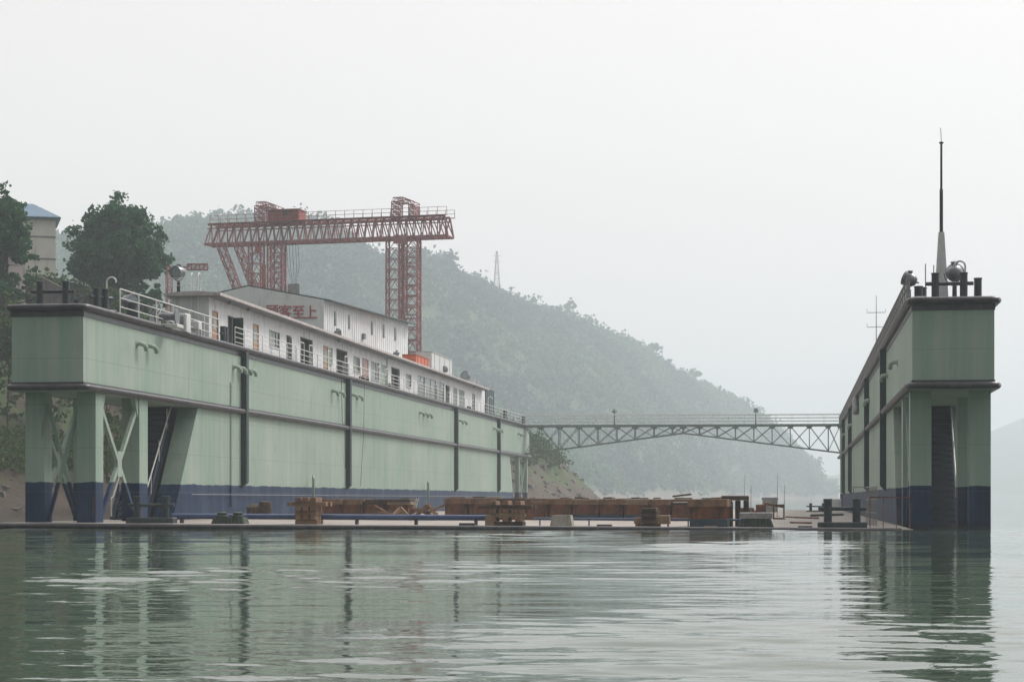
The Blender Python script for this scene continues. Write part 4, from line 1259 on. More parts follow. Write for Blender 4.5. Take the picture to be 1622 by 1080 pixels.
# concrete block with sloping sides
def frust(name, px0, px1, Y, ly, h, inset, mat, label, cat, lid=None, rib=0):
    x0, x1 = XY(px0, Y), XY(px1, Y); z = deck_z((x0+x1)/2)+.003
    m = MB(); i = inset
    m.hexa([(x0,Y,z),(x1,Y,z),(x1,Y+ly,z),(x0,Y+ly,z),(x0+i,Y+i*.8,z+h),(x1-i,Y+i*.8,z+h),(x1-i,Y+ly-i*.8,z+h),(x0+i,Y+ly-i*.8,z+h)])
    for k in range(rib):
        xx = x0+.08+(x1-x0-.16)*k/(rib-1); cx = (x0+x1)/2; f = 1-2*i/(x1-x0)
        m.beam((xx, Y-.02, z), (cx+(xx-cx)*f, Y+i*.8-.02, z+h), .05, .06)
    root = empty(name, ((x0+x1)/2, Y, z), label, cat)
    m.build('body', M[mat], root)
    if lid:
        m = MB(); m.cbox(x0+i-.08, x1-i+.08, Y+i*.8-.05, Y+ly-i*.8+.05, z+h+.002, z+h+lid, .05); m.build('top', M['bitt' if mat == 'bitt' else 'rail_old'], root)
    return root
frust('concrete_block', 871, 906, 90.4, 1.0, .50, .08, 'concrete', 'mottled pale concrete block on the near deck edge left of the middle', 'concrete block')
M['olive'] = simple('dark olive rubber', (.025, .04, .03), (.05, .07, .05), .8, 4, b=.5, dirt=(.09, .09, .06), dirt_amt=.5)
o = frust('ribbed_mooring_saddle', 1168, 1226, 90.3, 1.1, .40, .16, 'olive', 'dark green ribbed saddle block near the right end of the deck edge', 'saddle block', .28, 12)
o = frust('ribbed_mooring_saddle', 334, 387, 90.3, .9, .30, .10, 'olive', 'dark ribbed double fairlead on the deck edge near the left wing', 'fairlead', None, 9)
for dx in (-.38, .38):
    m = MB(); c = Vector(o.location) + Vector((dx, .4, .30)); m.lathe([(.28, 0), (.30, .05), (.2, .10), (.24, .2), (.1, .25)], c, n=14); m.build('roller', M['olive'], o)
frust('vent_block', 1207, 1232, 196, 1.4, 1.15, .05, 'concrete', 'pale square block with a dark lid far away on the right of the low deck', 'block', .28)
# small rusty frame
Y = 128; x0, x1 = XY(1224, Y), XY(1243, Y); zd = deck_z(x0)
m = MB(); t = .1
m.box(x0, x0+t, Y, Y+.6, zd, zd+.95); m.box(x1-t, x1, Y, Y+.6, zd, zd+.95); m.box(x0+t, x1-t, Y+.01, Y+.59, zd+.83, zd+.94); m.box(x0+t, x1-t, Y+.01, Y+.59, zd+.002, zd+.1)
single('rusty_stand', m, M['rust'], (x0, Y, zd), 'small open rusty steel frame standing right of the ribbed green saddle', 'frame')
m = MB(); Y = 120; x0 = XY(1170, Y); zd = deck_z(x0)
m.cbox(x0, x0+.9, Y, Y+.9, zd, zd+.75, .05); m.cbox(x0+1.0, x0+1.6, Y+.1, Y+.6, zd, zd+.95, .05); m.cbox(x0+.2, x0+1.4, Y+.95, Y+1.3, zd+.3, zd+.6, .05); m.beam((x0+1.5, Y, zd+.98), (x0+2.6, Y+.2, zd+.8), .12)
single('scrap_pile', m, M['rust'], (x0, Y, zd), 'heap of rusty steel offcuts behind the ribbed green saddle', 'scrap heap')
# clutter: low bars and plates on the deck
for i, (px, Y, w_, lb) in enumerate(((222*3.66, 90.0, 0, ''),)): pass
for (px0, px1, Y, z, mt, lb) in ((727, 752, 89.9, .12, 'black', 'low black chock on the deck edge left of the stepped crib'), (945, 969, 89.9, .10, 'black', 'low black chock on the deck edge right of the concrete block'),
                             (1264, 1287, 89.9, .10, 'black', 'low black chock on the deck edge left of the navy bollard'), (1115, 1135, 89.8, .07, 'timberpale', 'thin pale board on the deck edge before the big rust block')):
    x0, x1 = XY(px0, Y), XY(px1, Y); zd = deck_z(x0)+.003; m = MB(); m.cbox(x0, x1, Y, Y+.25, zd, zd+z, .02)
    for j in range(5): xx = x0+(x1-x0)*(j+.2)/5; m.box(xx, xx+.05, Y-.03, Y-.002, zd, zd+z*.9)
    single('deck_chock', m, M[mt], (x0, Y, zd), lb, 'chock')
for (px0, Y0_, px1, Y1_, r, mt, lb) in ((1252, 108, 1285, 106, .05, 'rust', 'rusty rod lying on the right part of the low deck, nearer one'), (1245, 140, 1296, 132, .06, 'rust', 'rusty rod lying on the right part of the low deck, farther one'),
                                    (1285, 150, 1335, 160, .09, 'bitt', 'dark pipe lying on the far right of the low deck')):
    a = (XY(px0, Y0_), Y0_, deck_z(2)+r+.005); b = (XY(px1, Y1_), Y1_, deck_z(2)+r+.005)
    m = MB(); m.tube([a, b], r, 8); single('steel_rod', m, M[mt], a, lb, 'rod')
# thin dark posts among the blocks at right
for px, Y, py, lb in ((1189, 118, 768, 'by the scrap heap'), (1179, 150, 752, 'left of the scrap heap'), (1231, 150, 752, 'behind the pale square block'), (1242, 128, 768, 'beside the small rusty frame')):
    x = XY(px, Y); zd = deck_z(x); m = MB(); m.tube([(x, Y, zd), (x+.03, Y, ZZ(py, x, Y))], .03, 6, True, .015); m.lathe([(.12, 0), (.12, .05), (.04, .08)], (x, Y, zd), n=8)
    single('marker_rod', m, M['rail_old'], (x, Y, zd), 'thin upright marker rod ' + lb, 'rod', 'thin upright rods on the low deck')
# long blue pipe lying near the left wing on low saddles
Yp = 91.9
xs_, xe_ = XY(272, Yp), XY(771, Yp)
zc_ = deck_z(-26)+.34
root = empty('blue_pipe', (xs_, Yp, zc_-.34), 'long blue pipe lying across the deck behind the near edge', 'pipe')
m = MB(); m.tube([(xs_, Yp, zc_), ((xs_+xe_)/2, Yp, zc_-.03), (xe_, Yp, zc_-.06)], .135, 14); m.build('barrel', M['bluepipe'], root)
for i in range(6):
    x = xs_+.5+(xe_-xs_-1)*i/5; m = MB(); m.box(x-.06, x+.06, Yp-.14, Yp+.14, deck_z(x), zc_-.05-.03*i/5); m.build('saddle', M['black'], root)
xs_, xe_ = XY(845, 92.4), XY(1180, 92.4)
m = MB(); z = deck_z(-10)+.33
m.tube([(xs_, 92.4, z), (xe_, 92.4, z-.05)], .05, 8)
for i in range(5): x = xs_+.3+(xe_-xs_-.6)*i/4; m.box(x-.03, x+.03, 92.37, 92.43, deck_z(x), z)
single('thin_pipe', m, M['bluepipe'], (xs_, 92.4, z), 'thin blue grey pipe behind the concrete block and dark crib', 'pipe')
# rusty drum-like box by the left wall
Y = 111; x0, x1 = XY(389, Y), XY(424, Y); zd = deck_z(x0)
m = MB(); m.cbox(x0, x1-.3, Y, Y+1.2, zd, zd+.85, .2); m.lathe([(.35, 0), (.4, .2), (.35, .95), (.1, 1.0)], (x1-.2, Y+.3, zd), n=10)
single('rusty_machine', m, M['timberdark'], (x0, Y, zd), 'rusty dark machine standing by the blue foot of the left wing', 'machine')
# rubbish heap in the middle of the left row
Y = 108; m = MB(); g = random.Random(4)
for i in range(26):
    x0 = XY(600+g.random()*90, Y); zd = deck_z(x0); a = g.uniform(0, 3)
    m.beam((x0, Y+g.uniform(0, 2), zd+g.uniform(.05, .5)), (x0+cos(a)*g.uniform(.5, 1.4), Y+sin(a), zd+g.uniform(.05, .9)), g.uniform(.06, .2))
single('timber_heap', m, M['timber'], (XY(640, Y), Y, .2), 'jumbled heap of old timber left of the gap in the left row', 'timber heap')

# rusty fence at the deck corner by the right wing
xf0, xf1 = XY(1378, 89.9), XY(1441, 89.9)
railing('fence', [(xf0, 89.9, -.02), (xf1, 89.9, -.02)], 1.45, 1, .52, 'rusty thin fence on the deck corner beside the right wing', r=.025, mat=M['rust'], pr=.02)
xf = XY(1352, 104)
railing('fence', [(xf, 104, deck_z(xf)), (XY(1372, 104), 104, deck_z(xf)), (XY(1372, 104)+.3, 98, deck_z(xf))], 1.9, 3, .9, 'taller open frame fence behind the rusty fence near the right wing', r=.02, mat=M['rail_old'], pr=.025)
# far white shed and cabinet beyond the right far deck end
x, y = XY(1316, 236), 236; m = MB(); m.cbox(x-.9, x+1.6, y, y+2, .0, 1.35, .05); m.box(x-.7, x-.1, y-.03, y-.002, .05, 1.1)
single('deck_cabinet', m, M['shedwall'], (x, y, 0), 'pale low cabinet at the far right corner of the deck', 'cabinet')
# mooring line from the left wing to the bank
m = MB(); a = P(0, 465, 100); a = P(-60, 462, 104); b = Vector((XY(52, 90.6), 90.6, ZD+.5))
m.tube([a + (b-a)*t + Vector((0, 0, -.5*sin(pi*t))) for t in np.linspace(0, 1, 9)], .028, 6)
e = Vector((-75, 150, bank_z(-75, 150)))
m.tube([e, a], .028, 6)
single('mooring_line', m, M['cable'], a, 'thin black mooring line running left from the left wing bollard', 'rope')

# ------------------------------------------------------------------ shed behind the deckhouse
UA = R(6.4)
U = Vector((sin(UA), cos(UA), 0)); Vv = Vector((cos(UA), -sin(UA), 0))
C0 = P(513, 475, 175)          # near right eave corner
zE = C0.z; zA = ZZ(452, C0.x-7, C0.y); hw = 7.0
Ls = 0
c1 = None
for L_ in np.arange(5, 80, .25):
    q = C0 + U*L_
    if pxof(q.x, q.y) >= 645: Ls = L_; break
g0 = bank_z(C0.x-6, C0.y+10) 
shed = empty('boat_shed', (C0.x, C0.y, 0), 'large pale grey shed with red characters on its gable behind the deckhouse', 'building')
zg = 1.0
def W(a, b, z): return C0 + Vv*a + U*b + Vector((0, 0, z-zE))
m = MB()
A = [W(-2*hw, 0, zg), W(0, 0, zg), W(0, 0, zE), W(-hw, 0, zA), W(-2*hw, 0, zE)]
B = [W(-2*hw, Ls, zg), W(0, Ls, zg), W(0, Ls, zE), W(-hw, Ls, zA), W(-2*hw, Ls, zE)]
m.add(A+B, [(0, 1, 2, 3, 4), (9, 8, 7, 6, 5), (1, 6, 7, 2), (0, 4, 9, 5)])
# cladding ribs on the long side
for i in range(int(Ls/.6)):
    a = .3+i*.6; m.hexa([W(0, a, zg), W(.03, a, zg), W(.03, a+.08, zg), W(0, a+.08, zg), W(0, a, zE-.3), W(.03, a, zE-.3), W(.03, a+.08, zE-.3), W(0, a+.08, zE-.3)])
m.build('wall', M['shedwall'], shed)
m = MB()
t = .12; ov = .75
for sgn in (-1, 1):
    e = 0+ov if sgn > 0 else -2*hw-ov
    ze = zE - (zA-zE)/hw*ov
    m.hexa([W(-hw, .0, zA+.02), W(e, .0, ze+.02), W(e, Ls+.5, ze+.02), W(-hw, Ls+.5, zA+.02), W(-hw, .0, zA+t), W(e, .0, ze+t), W(e, Ls+.5, ze+t), W(-hw, Ls+.5, zA+t)])
m.build('roof', M['shedroof'], shed)
for i, px in enumerate((530, 552, 588, 607, 625)):
    b = [L for L in np.arange(0, Ls, .1) if pxof(*(C0+U*L)[:2]) >= px][0]
    m = MB(); m.hexa([W(.02, b-.16, zE-2.0), W(.06, b-.16, zE-2.0), W(.06, b+.25, zE-2.0), W(.02, b+.25, zE-2.0), W(.02, b-.16, zE-.75), W(.06, b-.16, zE-.75), W(.06, b+.25, zE-.75), W(.02, b+.25, zE-.75)])
    m.build('window', M['glassdark'], shed)
m = MB(); b = Ls*.42
m.hexa([W(.02, b, zE-2.6), W(.25, b, zE-2.6), W(.25, b+.5, zE-2.6), W(.02, b+.5, zE-2.6), W(.02, b, zE-2.1), W(.25, b, zE-2.1), W(.25, b+.5, zE-2.1), W(.02, b+.5, zE-2.1)])
m.build('wall_lamp', M['grey'], shed)
m = MB(); m.hexa([W(.0, Ls*.55, zg), W(.9, Ls*.55, zg), W(.9, Ls*.97, zg), W(.0, Ls*.97, zg), W(.0, Ls*.55, zE-4.2), W(.9, Ls*.55, zE-4.2), W(.9, Ls*.97, zE-3.6), W(.0, Ls*.97, zE-3.6)])
m.build('lean_to', M['shedwall'], shed)

# characters on the gable
def glyph_mesh(ch, size, bold):
    cu = bpy.data.curves.new('t', 'FONT'); cu.body = ch; cu.size = size; cu.extrude = .03; cu.offset = 0.0; cu.align_x = 'CENTER'
    ob = bpy.data.objects.new('t', cu); COL.objects.link(ob)
    dg = bpy.context.evaluated_depsgraph_get(); dg.update()
    me = bpy.data.meshes.new_from_object(ob.evaluated_get(dg))
    bpy.data.objects.remove(ob); bpy.data.curves.remove(cu)
    return me
for ch, px in zip('顾客至上', (431, 451.5, 473, 492.5)):
    me = glyph_mesh(ch, 1.28, .018)
    n = len(me.vertices)
    if n:
        co = np.empty(n*3, np.float32); me.vertices.foreach_get('co', co); co = co.reshape(-1, 3)
        a = [s for s in np.arange(-2*hw, 0, .02) if pxof(*(C0+Vv*s)[:2]) >= px][0]
        pc = C0 + Vv*a
        zc = ZZ(504, pc.x, pc.y) + (.0)
        cx = (co[:, 0].max()+co[:, 0].min())/2
        out_ = np.array([(C0 + Vv*(a + (x-cx)) - U*(.06+z))[:2] + (zc + y + .02,) if False else (*( (C0 + Vv*(a + float(x-cx)) - U*(.06+float(z)))[:2] ), zc + float(y) - float(co[:, 1].min())) for x, y, z in co], np.float32)
        out_ -= np.array([C0.x, C0.y, 0], np.float32)
        me.vertices.foreach_set('co', out_.ravel()); me.materials.clear(); me.materials.append(M['signred']); me.update()
        me.name = 'character'
        link(bpy.data.objects.new('character', me), shed)

# ------------------------------------------------------------------ gantry crane
def lattice(m, p, q, wa, wb, seg, r, up=(0, 0, 1), r2=None, taper=1.0):
    """four-chord lattice from p to q"""
    p = Vector(p); q = Vector(q); d = (q-p).normalized(); u = Vector(up)
    if abs(d.dot(u)) > .95: u = Vector((0, 1, 0))
    a = d.cross(u).normalized(); b = a.cross(d).normalized(); r2 = r2 or r*.62
    def cn(i, k):
        f = i/seg; s = 1+(taper-1)*f; c = p+(q-p)*f
        sa, sb = ((-1, -1), (1, -1), (1, 1), (-1, 1))[k]
        return c + a*wa/2*sa*s + b*wb/2*sb*s
    for k in range(4): m.beam(cn(0, k), cn(seg, k), r)
    for i in range(seg):
        for k in range(4):
            k2 = (k+1) % 4
            m.beam(cn(i, k), cn(i, k2), r2)
            if (i+k) % 2: m.beam(cn(i, k), cn(i+1, k2), r2)
            else: m.beam(cn(i, k2), cn(i+1, k), r2)
    for k in range(4): m.beam(cn(seg, k), cn(seg, (k+1) % 4), r2)
GL = P(330, 373, 268); GR = P(714, 360, 259)
zt_ = (P(330, 358, 268).z + P(714, 343, 259).z)/2; zb_ = (P(330, 388, 268).z + P(714, 376, 259).z)/2
GL.z = GR.z = 0
gd = (GR-GL).normalized(); gn = Vector((-gd.y, gd.x, 0))       # gn points away from the eye
GLen = (GR-GL).length
def GP(px, off=0):          # point on the girder axis under column px
    lo, hi = -6, GLen+6
    for _ in range(40):
        mid = (lo+hi)/2; q = GL + gd*mid
        if pxof(q.x, q.y) < px: lo = mid
        else: hi = mid
    q = GL + gd*lo + gn*off
    return q
gc = GP(640); gz = 3.0
crane = empty('gantry_crane', (gc.x, gc.y, 0), 'tall red lattice gantry crane with a long box girder behind the deckhouse', 'crane')
m = MB(); hgt = zt_-zb_
ng = 30
for off in (-1.25, 1.25):
    a = GL + gn*off; b = GR + gn*off
    at, bt = Vector((a.x, a.y, zt_)), Vector((b.x, b.y, zt_)); ab, bb = Vector((a.x, a.y, zb_)), Vector((b.x, b.y, zb_))
    at = at + gd*.5; bt = bt - gd*.5
    m.beam(at, bt, .22, .30); m.beam(ab, bb, .22, .32); m.beam(at-Vector((0, 0, .55)), bt-Vector((0, 0, .55)), .12, .14)
    for i in range(ng):
        f0, f1, fm = i/ng, (i+1)/ng, (i+.5)/ng
        m.beam(ab+(bb-ab)*f0, at+(bt-at)*fm, .13); m.beam(at+(bt-at)*fm, ab+(bb-ab)*f1, .13)
        if i % 3 == 0: m.beam(ab+(bb-ab)*fm, at+(bt-at)*fm, .10)
    m.beam(bb, bt, .2); m.beam(bb-gd*1.2, bt, .14)
for i in range(ng+1):
    f = i/ng; a = GL+gd*GLen*f
    if i % 1 == 0: m.beam(Vector((a.x, a.y, zb_))-gn*1.25, Vector((a.x, a.y, zb_))+gn*1.25, .14)
    if 1 <= i < ng-1: m.beam(Vector((a.x, a.y, zt_))-gn*1.25, Vector((a.x, a.y, zt_))+gn*1.25, .14)
m.build('girder', M['crane'], crane)
m = MB()
for off in (-1.7, 1.7):
    a = GL + gn*off + gd*1.0; b = GR+gn*off
    m.box  # walkway rail
    for hz in (.55, 1.05): m.beam(Vector((a.x, a.y, zt_+hz)), Vector((b.x, b.y, zt_+hz)), .05)
    n = 26
    for i in range(n+1):
        q = a+(b-a)*i/n; m.beam(Vector((q.x, q.y, zt_)), Vector((q.x, q.y, zt_+1.05)), .06)
    m.beam(Vector((a.x, a.y, zt_+.02)), Vector((b.x, b.y, zt_+.02)), .5, .05)
m.build('walkway_railing', M['crane'], crane)
# legs
def col_leg(px0, px1, off, zbot, name='leg', seg=20, taper=1.0, lean=0):
    a0, a1 = GP(px0, off), GP(px1, off); wd = (a1-a0).length; c = (a0+a1)/2
    m = MB()
    pt = Vector((c.x, c.y, zb_-.1)); pb = Vector((c.x, c.y, zbot)) + gd*lean
    lattice(m, pt, pb, 1.5, wd, seg, .15, up=gd, taper=taper, r2=.085)
    return m.build(name, M['crane'], crane)
def col2(px0, px1, off, zbot, seg, px0b=None, px1b=None):
    """lattice leg whose front face follows the given columns; tapers to px0b..px1b"""
    m = MB(); px0b = px0b or px0; px1b = px1b or px1
    n = seg
    def lv(i):
        f = i/n; a = GP(px0+(px0b-px0)*f, off); b = GP(px1+(px1b-px1)*f, off); z = zb_-.1+(zbot-zb_+.1)*f
        return [Vector((a.x, a.y, z)), Vector((b.x, b.y, z)), Vector((b.x, b.y, z))+gn*1.3, Vector((a.x, a.y, z))+gn*1.3]
    L0, Ln = lv(0), lv(n)
    for k in range(4): m.beam(L0[k], Ln[k], .17)
    for i in range(n):
        A_, B_ = lv(i), lv(i+1)
        for k in range(4):
            k2 = (k+1) % 4; m.beam(A_[k], A_[k2], .085)
            mid = (B_[k]+B_[k2])/2
            mt = (A_[k]+A_[k2])/2
            m.beam(mt, B_[k], .075); m.beam(mt, B_[k2], .075)
    return m.build('leg', M['crane'], crane)
zb0 = 6.0
col2(618, 639, -1.6, zb0, 22)
col2(646, 667, -1.6, ZZ(500, gc.x, gc.y), 8)
col2(628, 658, 1.0, zb0, 20)
# lower taper of the right leg
def col3():
    m = MB(); n = 12; za, zb2 = ZZ(500, gc.x, gc.y), zb0
    zend = ZZ(575, gc.x, gc.y)
    def lv(i):
        f = i/n; z = za+(zb2-za)*f; fz = (z-za)/(zend-za)
        a = GP(642+(650-642)*fz, -1.6); b = GP(667, -1.6)
        return [Vector((a.x, a.y, z)), Vector((b.x, b.y, z)), Vector((b.x, b.y, z))+gn*1.3, Vector((a.x, a.y, z))+gn*1.3]
    for k in range(4): m.beam(lv(0)[k], lv(n)[k], .17)
    for i in range(n):
        A_, B_ = lv(i), lv(i+1)
        for k in range(4):
            k2 = (k+1) % 4; m.beam(A_[k], A_[k2], .085); mt = (A_[k]+A_[k2])/2
            m.beam(mt, B_[k], .075); m.beam(mt, B_[k2], .075)
    m.build('leg', M['crane'], crane)
col3()
col2(402, 421, -1.8, zb0, 22); col2(437, 455, -1.8, zb0, 22); col2(418, 440, 1.2, zb0, 20)
# slanted braces on the left
for (pa, pb_, off) in ((356, 392, -1.4), (372, 408, 1.2)):
    a, b = GP(pa, off), GP(pb_+14, off)
    m = MB(); lattice(m, (a.x, a.y, zb_-.1), (b.x, b.y, ZZ(470, b.x, b.y)-4), .9, .9, 14, .13, up=gn, r2=.08); m.build('brace', M['crane'], crane)
# red plates between columns
for (a0, a1, zt2, zb2, mt) in ((631, 652, zb_+.2, zb_-.9, 'crane'), (413, 423, zb_-.6, zb_-1.5, 'cranered'), (424, 430, zb_-3, zb_-9, 'cranered')):
    a, b = GP(a0, -1.95), GP(a1, -1.95)
    m = MB(); m.beam(Vector((a.x, a.y, (zt2+zb2)/2)), Vector((b.x, b.y, (zt2+zb2)/2)), .12, zt2-zb2); m.build('plate', M[mt], crane)
# arched frames above the girder
def arch(px0, px1, ytop):
    m = MB(); a = GP(px0+3, 0); b = GP(px1-3, 0); zt3 = ZZ(ytop, a.x, a.y)
    q = lambda c, z: Vector((c.x, c.y, z))
    mid = (a+b)/2
    lattice(m, q(a, zt_), q(a, zt3-.5), 2.6, .62, 6, .11, up=gd, r2=.07)
    lattice(m, q(b, zt_), q(b, zt3-1.0), 2.6, .62, 5, .11, up=gd, r2=.07)
    lattice(m, q(a-gd*.1, zt3-.28), q(mid, zt3-.28), 2.6, .5, 2, .11, up=(0, 0, 1), r2=.07)
    lattice(m, q(mid, zt3-.28), q(b+gd*.25, zt3-.85), 2.6, .5, 2, .11, up=(0, 0, 1), r2=.07)
    m.build('top_frame', M['crane'], crane)
arch(410, 443, 322); arch(626, 659, 315)
# machine house
a, b = GP(431, -.4), GP(480, -.4); zc = zt_+.05; zh = ZZ(336, a.x, a.y)
m = MB()
wv = gn*2.6
m.hexa([Vector((a.x,a.y,zc))-gn*1.2, Vector((b.x,b.y,zc))-gn*1.2, Vector((b.x,b.y,zc))+gn*1.4, Vector((a.x,a.y,zc))+gn*1.4, Vector((a.x,a.y,zh))-gn*1.2, Vector((b.x,b.y,zh))-gn*1.2, Vector((b.x,b.y,zh))+gn*1.4, Vector((a.x,a.y,zh))+gn*1.4])
mh = m.build('machine_house', M['cranered'], crane)
m = MB(); c = a+(b-a)*.52-gn*1.22
m.beam(Vector((c.x,c.y,zc+1.0)), Vector((c.x,c.y,zc+1.0))+gd*.55, .06, .5); m.build('window', M['glassdark'], mh)
m = MB(); m.beam(Vector((a.x,a.y,zh+.06))-gd*.15, Vector((b.x,b.y,zh+.06))+gd*.15, 3.0, .1); m.build('roof', M['crane'], mh)
# trolley ropes and hanging block
m = MB(); 
hb = GP(468, -.5); zhb = ZZ(450, hb.x, hb.y)
for px in (456, 460, 465, 470, 474):
    q = GP(px, -.5); m.tube([(q.x, q.y, zb_), (q.x+.2, q.y, zhb+2.2)], .025, 4); m.tube([(q.x+.2, q.y, zhb+2.2), (hb.x+(px-465)*.03, hb.y, zhb)], .02, 4)
m.build('hoist_ropes', M['cable'], crane)
m = MB(); a = GP(459, -.8); m.cbox(a.x, a.x+1.6, a.y, a.y+.9, ZZ(468, a.x, a.y)-.3, zhb+.05, .06); m.build('hook_block', M['rail_old'], crane)
# second crane jib end seen past the searchlight
a, b = P(297, 423, 200), P(329, 423, 200)
m = MB(); lattice(m, a, b, .5, .55, 5, .09, up=(0, 0, 1), r2=.06)
jz = bank_z(a.x, a.y)
mast = (a+b)/2
jib = empty('small_jib_crane', (a.x, a.y, jz), 'small distant jib crane whose short red arm shows beside the big searchlight', 'crane')
m.build('jib', M['crane'], jib)
m = MB(); lattice(m, (a.x-2.2, a.y+1, jz-.5), (a.x-2.2, a.y+1, a.z+.2), .5, .5, 16, .08, r2=.05); m.beam(Vector((a.x-2.2, a.y+1, a.z)), a, .12); m.build('mast', M['crane'], jib)

# ------------------------------------------------------------------ houses, trees on the left bank
hc = P(60, 440, 246)
zr_ = hc.z-2.5
house2 = empty('bank_house', (hc.x, hc.y, bank_z(hc.x, hc.y)), 'cream two-storey house with a blue roof among the trees on the left bank', 'house')
dirx = Vector((cos(R(24)), sin(R(24)), 0)); diry = Vector((-dirx.y, dirx.x, 0))
cr = P(88, 345, 240); zev = cr.z; g_ = bank_z(hc.x, hc.y)-1
def HW(a, b, z): return Vector((cr.x, cr.y, 0)) + dirx*a + diry*b + Vector((0, 0, z))
m = MB(); Wd, Dp = 9.0, 8.0
m.hexa([HW(-Wd, 0, g_), HW(0, 0, g_), HW(0, Dp, g_), HW(-Wd, Dp, g_), HW(-Wd, 0, zev), HW(0, 0, zev), HW(0, Dp, zev), HW(-Wd, Dp, zev)])
m.build('wall', M['cream'], house2)
m = MB(); o_ = .6
m.add([HW(-Wd-o_, -o_, zev), HW(o_, -o_, zev), HW(o_, Dp+o_, zev), HW(-Wd-o_, Dp+o_, zev), HW(-Wd+2.4, Dp/2, zev+2.1), HW(-2.4, Dp/2, zev+2.1),
       HW(-Wd-o_, -o_, zev-.15), HW(o_, -o_, zev-.15), HW(o_, Dp+o_, zev-.15), HW(-Wd-o_, Dp+o_, zev-.15)],
      [(0, 1, 5, 4), (1, 2, 5), (2, 3, 4, 5), (3, 0, 4), (9, 8, 7, 6), (6, 7, 1, 0), (7, 8, 2, 1), (8, 9, 3, 2), (9, 6, 0, 3)])
m.build('roof', M['blueroof'], house2)
for zz in (zev-2.4, zev-5.0):
    m = MB(); m.hexa([HW(-Wd-.05, -.06, zz), HW(.05, -.06, zz), HW(.05, Dp, zz), HW(-Wd-.05, Dp, zz), HW(-Wd-.05, -.06, zz+.18), HW(.05, -.06, zz+.18), HW(.05, Dp, zz+.18), HW(-Wd-.05, Dp, zz+.18)])
    m.build('band', M['band'], house2)
for a in (-6.6, -3.2):
    for zz in (zev-1.9, zev-4.5):
        m = MB(); m.hexa([HW(a, -.03, zz), HW(a+1.2, -.03, zz), HW(a+1.2, .01, zz), HW(a, .01, zz), HW(a, -.03, zz+1.3), HW(a+1.2, -.03, zz+1.3), HW(a+1.2, .01, zz+1.3), HW(a, .01, zz+1.3)])
        if a < -4: m.build('window', M['glassdark'], house2)
# squat concrete hut at the frame edge
a = P(-20, 438, 205); b = P(28, 438, 205); zt4 = P(0, 402, 205).z
m = MB(); m.cbox(a.x, b.x, a.y-2, a.y+2.5, a.z-3, zt4, .03); m.box(a.x-.2, b.x+.2, a.y-2.2, a.y+2.7, zt4+.002, zt4+.18); m.box(b.x-1.6, b.x-1.0, a.y-2.04, a.y-2.002, zt4-1.4, zt4-.5)
single('concrete_hut', m, M['oldconcrete'], (b.x, a.y, a.z-3), 'small stained concrete hut with a flat top at the left edge of the bank', 'hut')
# low grey parapet behind the bollards
a = P(66, 455, 190); b = P(104, 455, 190)
m = MB(); m.hexa([(a.x,a.y,a.z-4),(b.x,b.y,b.z-4),(b.x,b.y+.4,b.z-4),(a.x,a.y+.4,a.z-4),(a.x,a.y,a.z+1.0),(b.x,b.y,b.z-.2),(b.x,b.y+.4,b.z-.2),(a.x,a.y+.4,a.z+1.0)])
for i in range(4): q = a+(b-a)*(i+.5)/4; m.box(q.x-.1, q.x+.1, q.y-.08, q.y-.002, q.z-3, q.z+.2)
single('retaining_wall', m, M['oldconcrete'], (a.x, a.y, a.z-4), 'short sloping grey wall on the bank behind the left bollard', 'wall')

def tree_px(name, px, py_base, py_top, k, wpx, leafsize, nblob, per, mat, label, seed, low=.25, blob=.34, tr=None):
    p = P(px, py_base, k); zt5 = P(px, py_top, k).z
    g = bank_z(p.x, p.y)
    base = min(p.z, g) if g < p.z + 3 else p.z
    return make_tree(name, (p.x, p.y, base-.2), zt5-base, wpx*k/F/2, leafsize, nblob, per, mat, label, seed=seed, crown_low=low, blob=blob, trunk_r=tr)
tree_px('broadleaf_tree', 186, 478, 306, 226, 172, .46, 120, 230, M['leafdark'], 'big round dark green tree standing alone on the left bank', 5, .06, .20, .4)
tree_px('broadleaf_tree', 0, 455, 280, 200, 112, .40, 80, 170, M['leafdark'], 'dark loose-crowned tree in front of the cream house at the left edge', 8, .15, .26, .25)
tree_px('broadleaf_tree', 245, 505, 420, 205, 70, .35, 26, 160, M['leafdark'], 'lower dark tree under the right side of the big round tree', 12, .1, .34, .15)
tree_px('shrub', 48, 444, 412, 203, 34, .30, 12, 60, M['leafmid'], 'small thin shrub in front of the cream house wall', 14, .2, .3, .05)
tree_px('shrub', 170, 500, 425, 198, 84, .34, 34, 170, M['leaflight'], 'yellow green bush behind the gooseneck pipe', 15, .0, .36, .1)
tree_px('shrub', 245, 520, 465, 196, 60, .34, 22, 140, M['leafmid'], 'mid green bush behind the handwheel', 16, .0, .36, .1)
tree_px('shrub', 12, 505, 440, 190, 90, .34, 30, 170, M['leaflight'], 'light green bushy growth below the concrete hut', 17, .0, .36, .1)
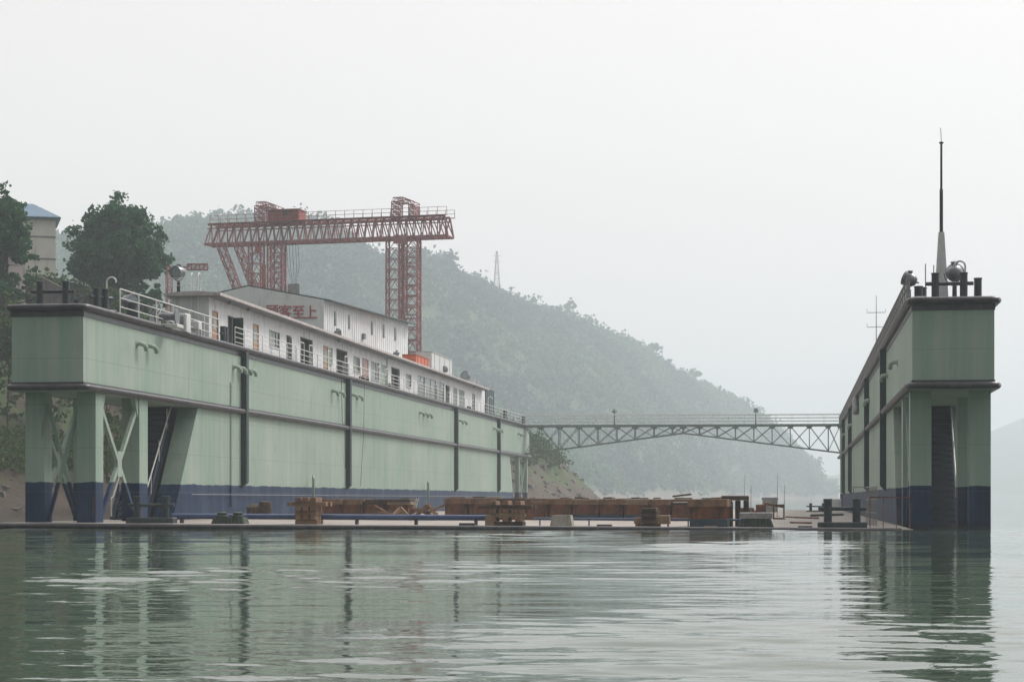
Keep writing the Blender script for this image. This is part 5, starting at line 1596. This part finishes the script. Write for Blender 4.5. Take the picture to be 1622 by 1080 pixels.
# trees standing proud on the ridge
k_ = 0
for (px, dyp, wpx, lb) in ((712, 22, 30, 'open-crowned tree on the ridge right of the crane'), (903, 20, 22, 'thin tree on the ridge left of the middle'), (285, 10, 26, 'tree on the ridge at the left of the crane girder'), (425, 14, 40, 'bushy tree on the ridge behind the crane top frame'),
                       (1035, 12, 30, 'round tree on the ridge above the footbridge left lamp'), (1100, 10, 24, 'small tree on the ridge slope further down'), (1296, 14, 18, 'small tree at the low right end of the ridge')):
    X, Y, Z = hill_z(np.array([float(px)]), np.array([1.0])); D = depth(X[0], Y[0]); ry = float(ridge_y(px))
    make_tree('ridge_tree', (X[0], Y[0], Z[0]-1), (dyp+20)*D/F, wpx*D/F/2, 2.2, 12, 34, M['forest'], lb, seed=30+k_, crown_low=.25, blob=.34, trunk_r=.25); k_ += 1

# transmission tower on the ridge
X, Y, Z = hill_z(np.array([787.0]), np.array([1.0])); X, Y, Z = float(X[0]), float(Y[0]), float(Z[0])
zt6 = ZZ(398, X, Y)
m = MB(); lattice(m, (X, Y, Z-2), (X, Y, zt6), 5.5, 5.5, 9, .42, taper=.15, r2=.26)
for f in (.78, .9):
    z = Z+(zt6-Z)*f; m.beam((X-3, Y, z), (X+3, Y, z), .3)
tw = single('transmission_tower', m, M['rail_old'], (X, Y, Z-2), 'faint lattice transmission tower on the hazy ridge', 'tower')

# ------------------------------------------------------------------ haze
mb = MB(); mb.box(-3600, 4200, -400, 4600, -60, 212)
mz = bpy.data.materials.new('haze air'); mz.use_nodes = True
nz = mz.node_tree
for n in list(nz.nodes): nz.nodes.remove(n)
o_ = nz.nodes.new('ShaderNodeOutputMaterial'); pv = nz.nodes.new('ShaderNodeVolumePrincipled')
pv.inputs['Color'].default_value = (.862, .938, 1.0, 1)
pv.inputs['Density'].default_value = .00047
pv.inputs['Anisotropy'].default_value = .15
nz.links.new(pv.outputs[0], o_.inputs['Volume'])
hz = mb.build('haze', mz)
tag(hz, 'pale river haze hanging over the whole valley', None, None, 'stuff')
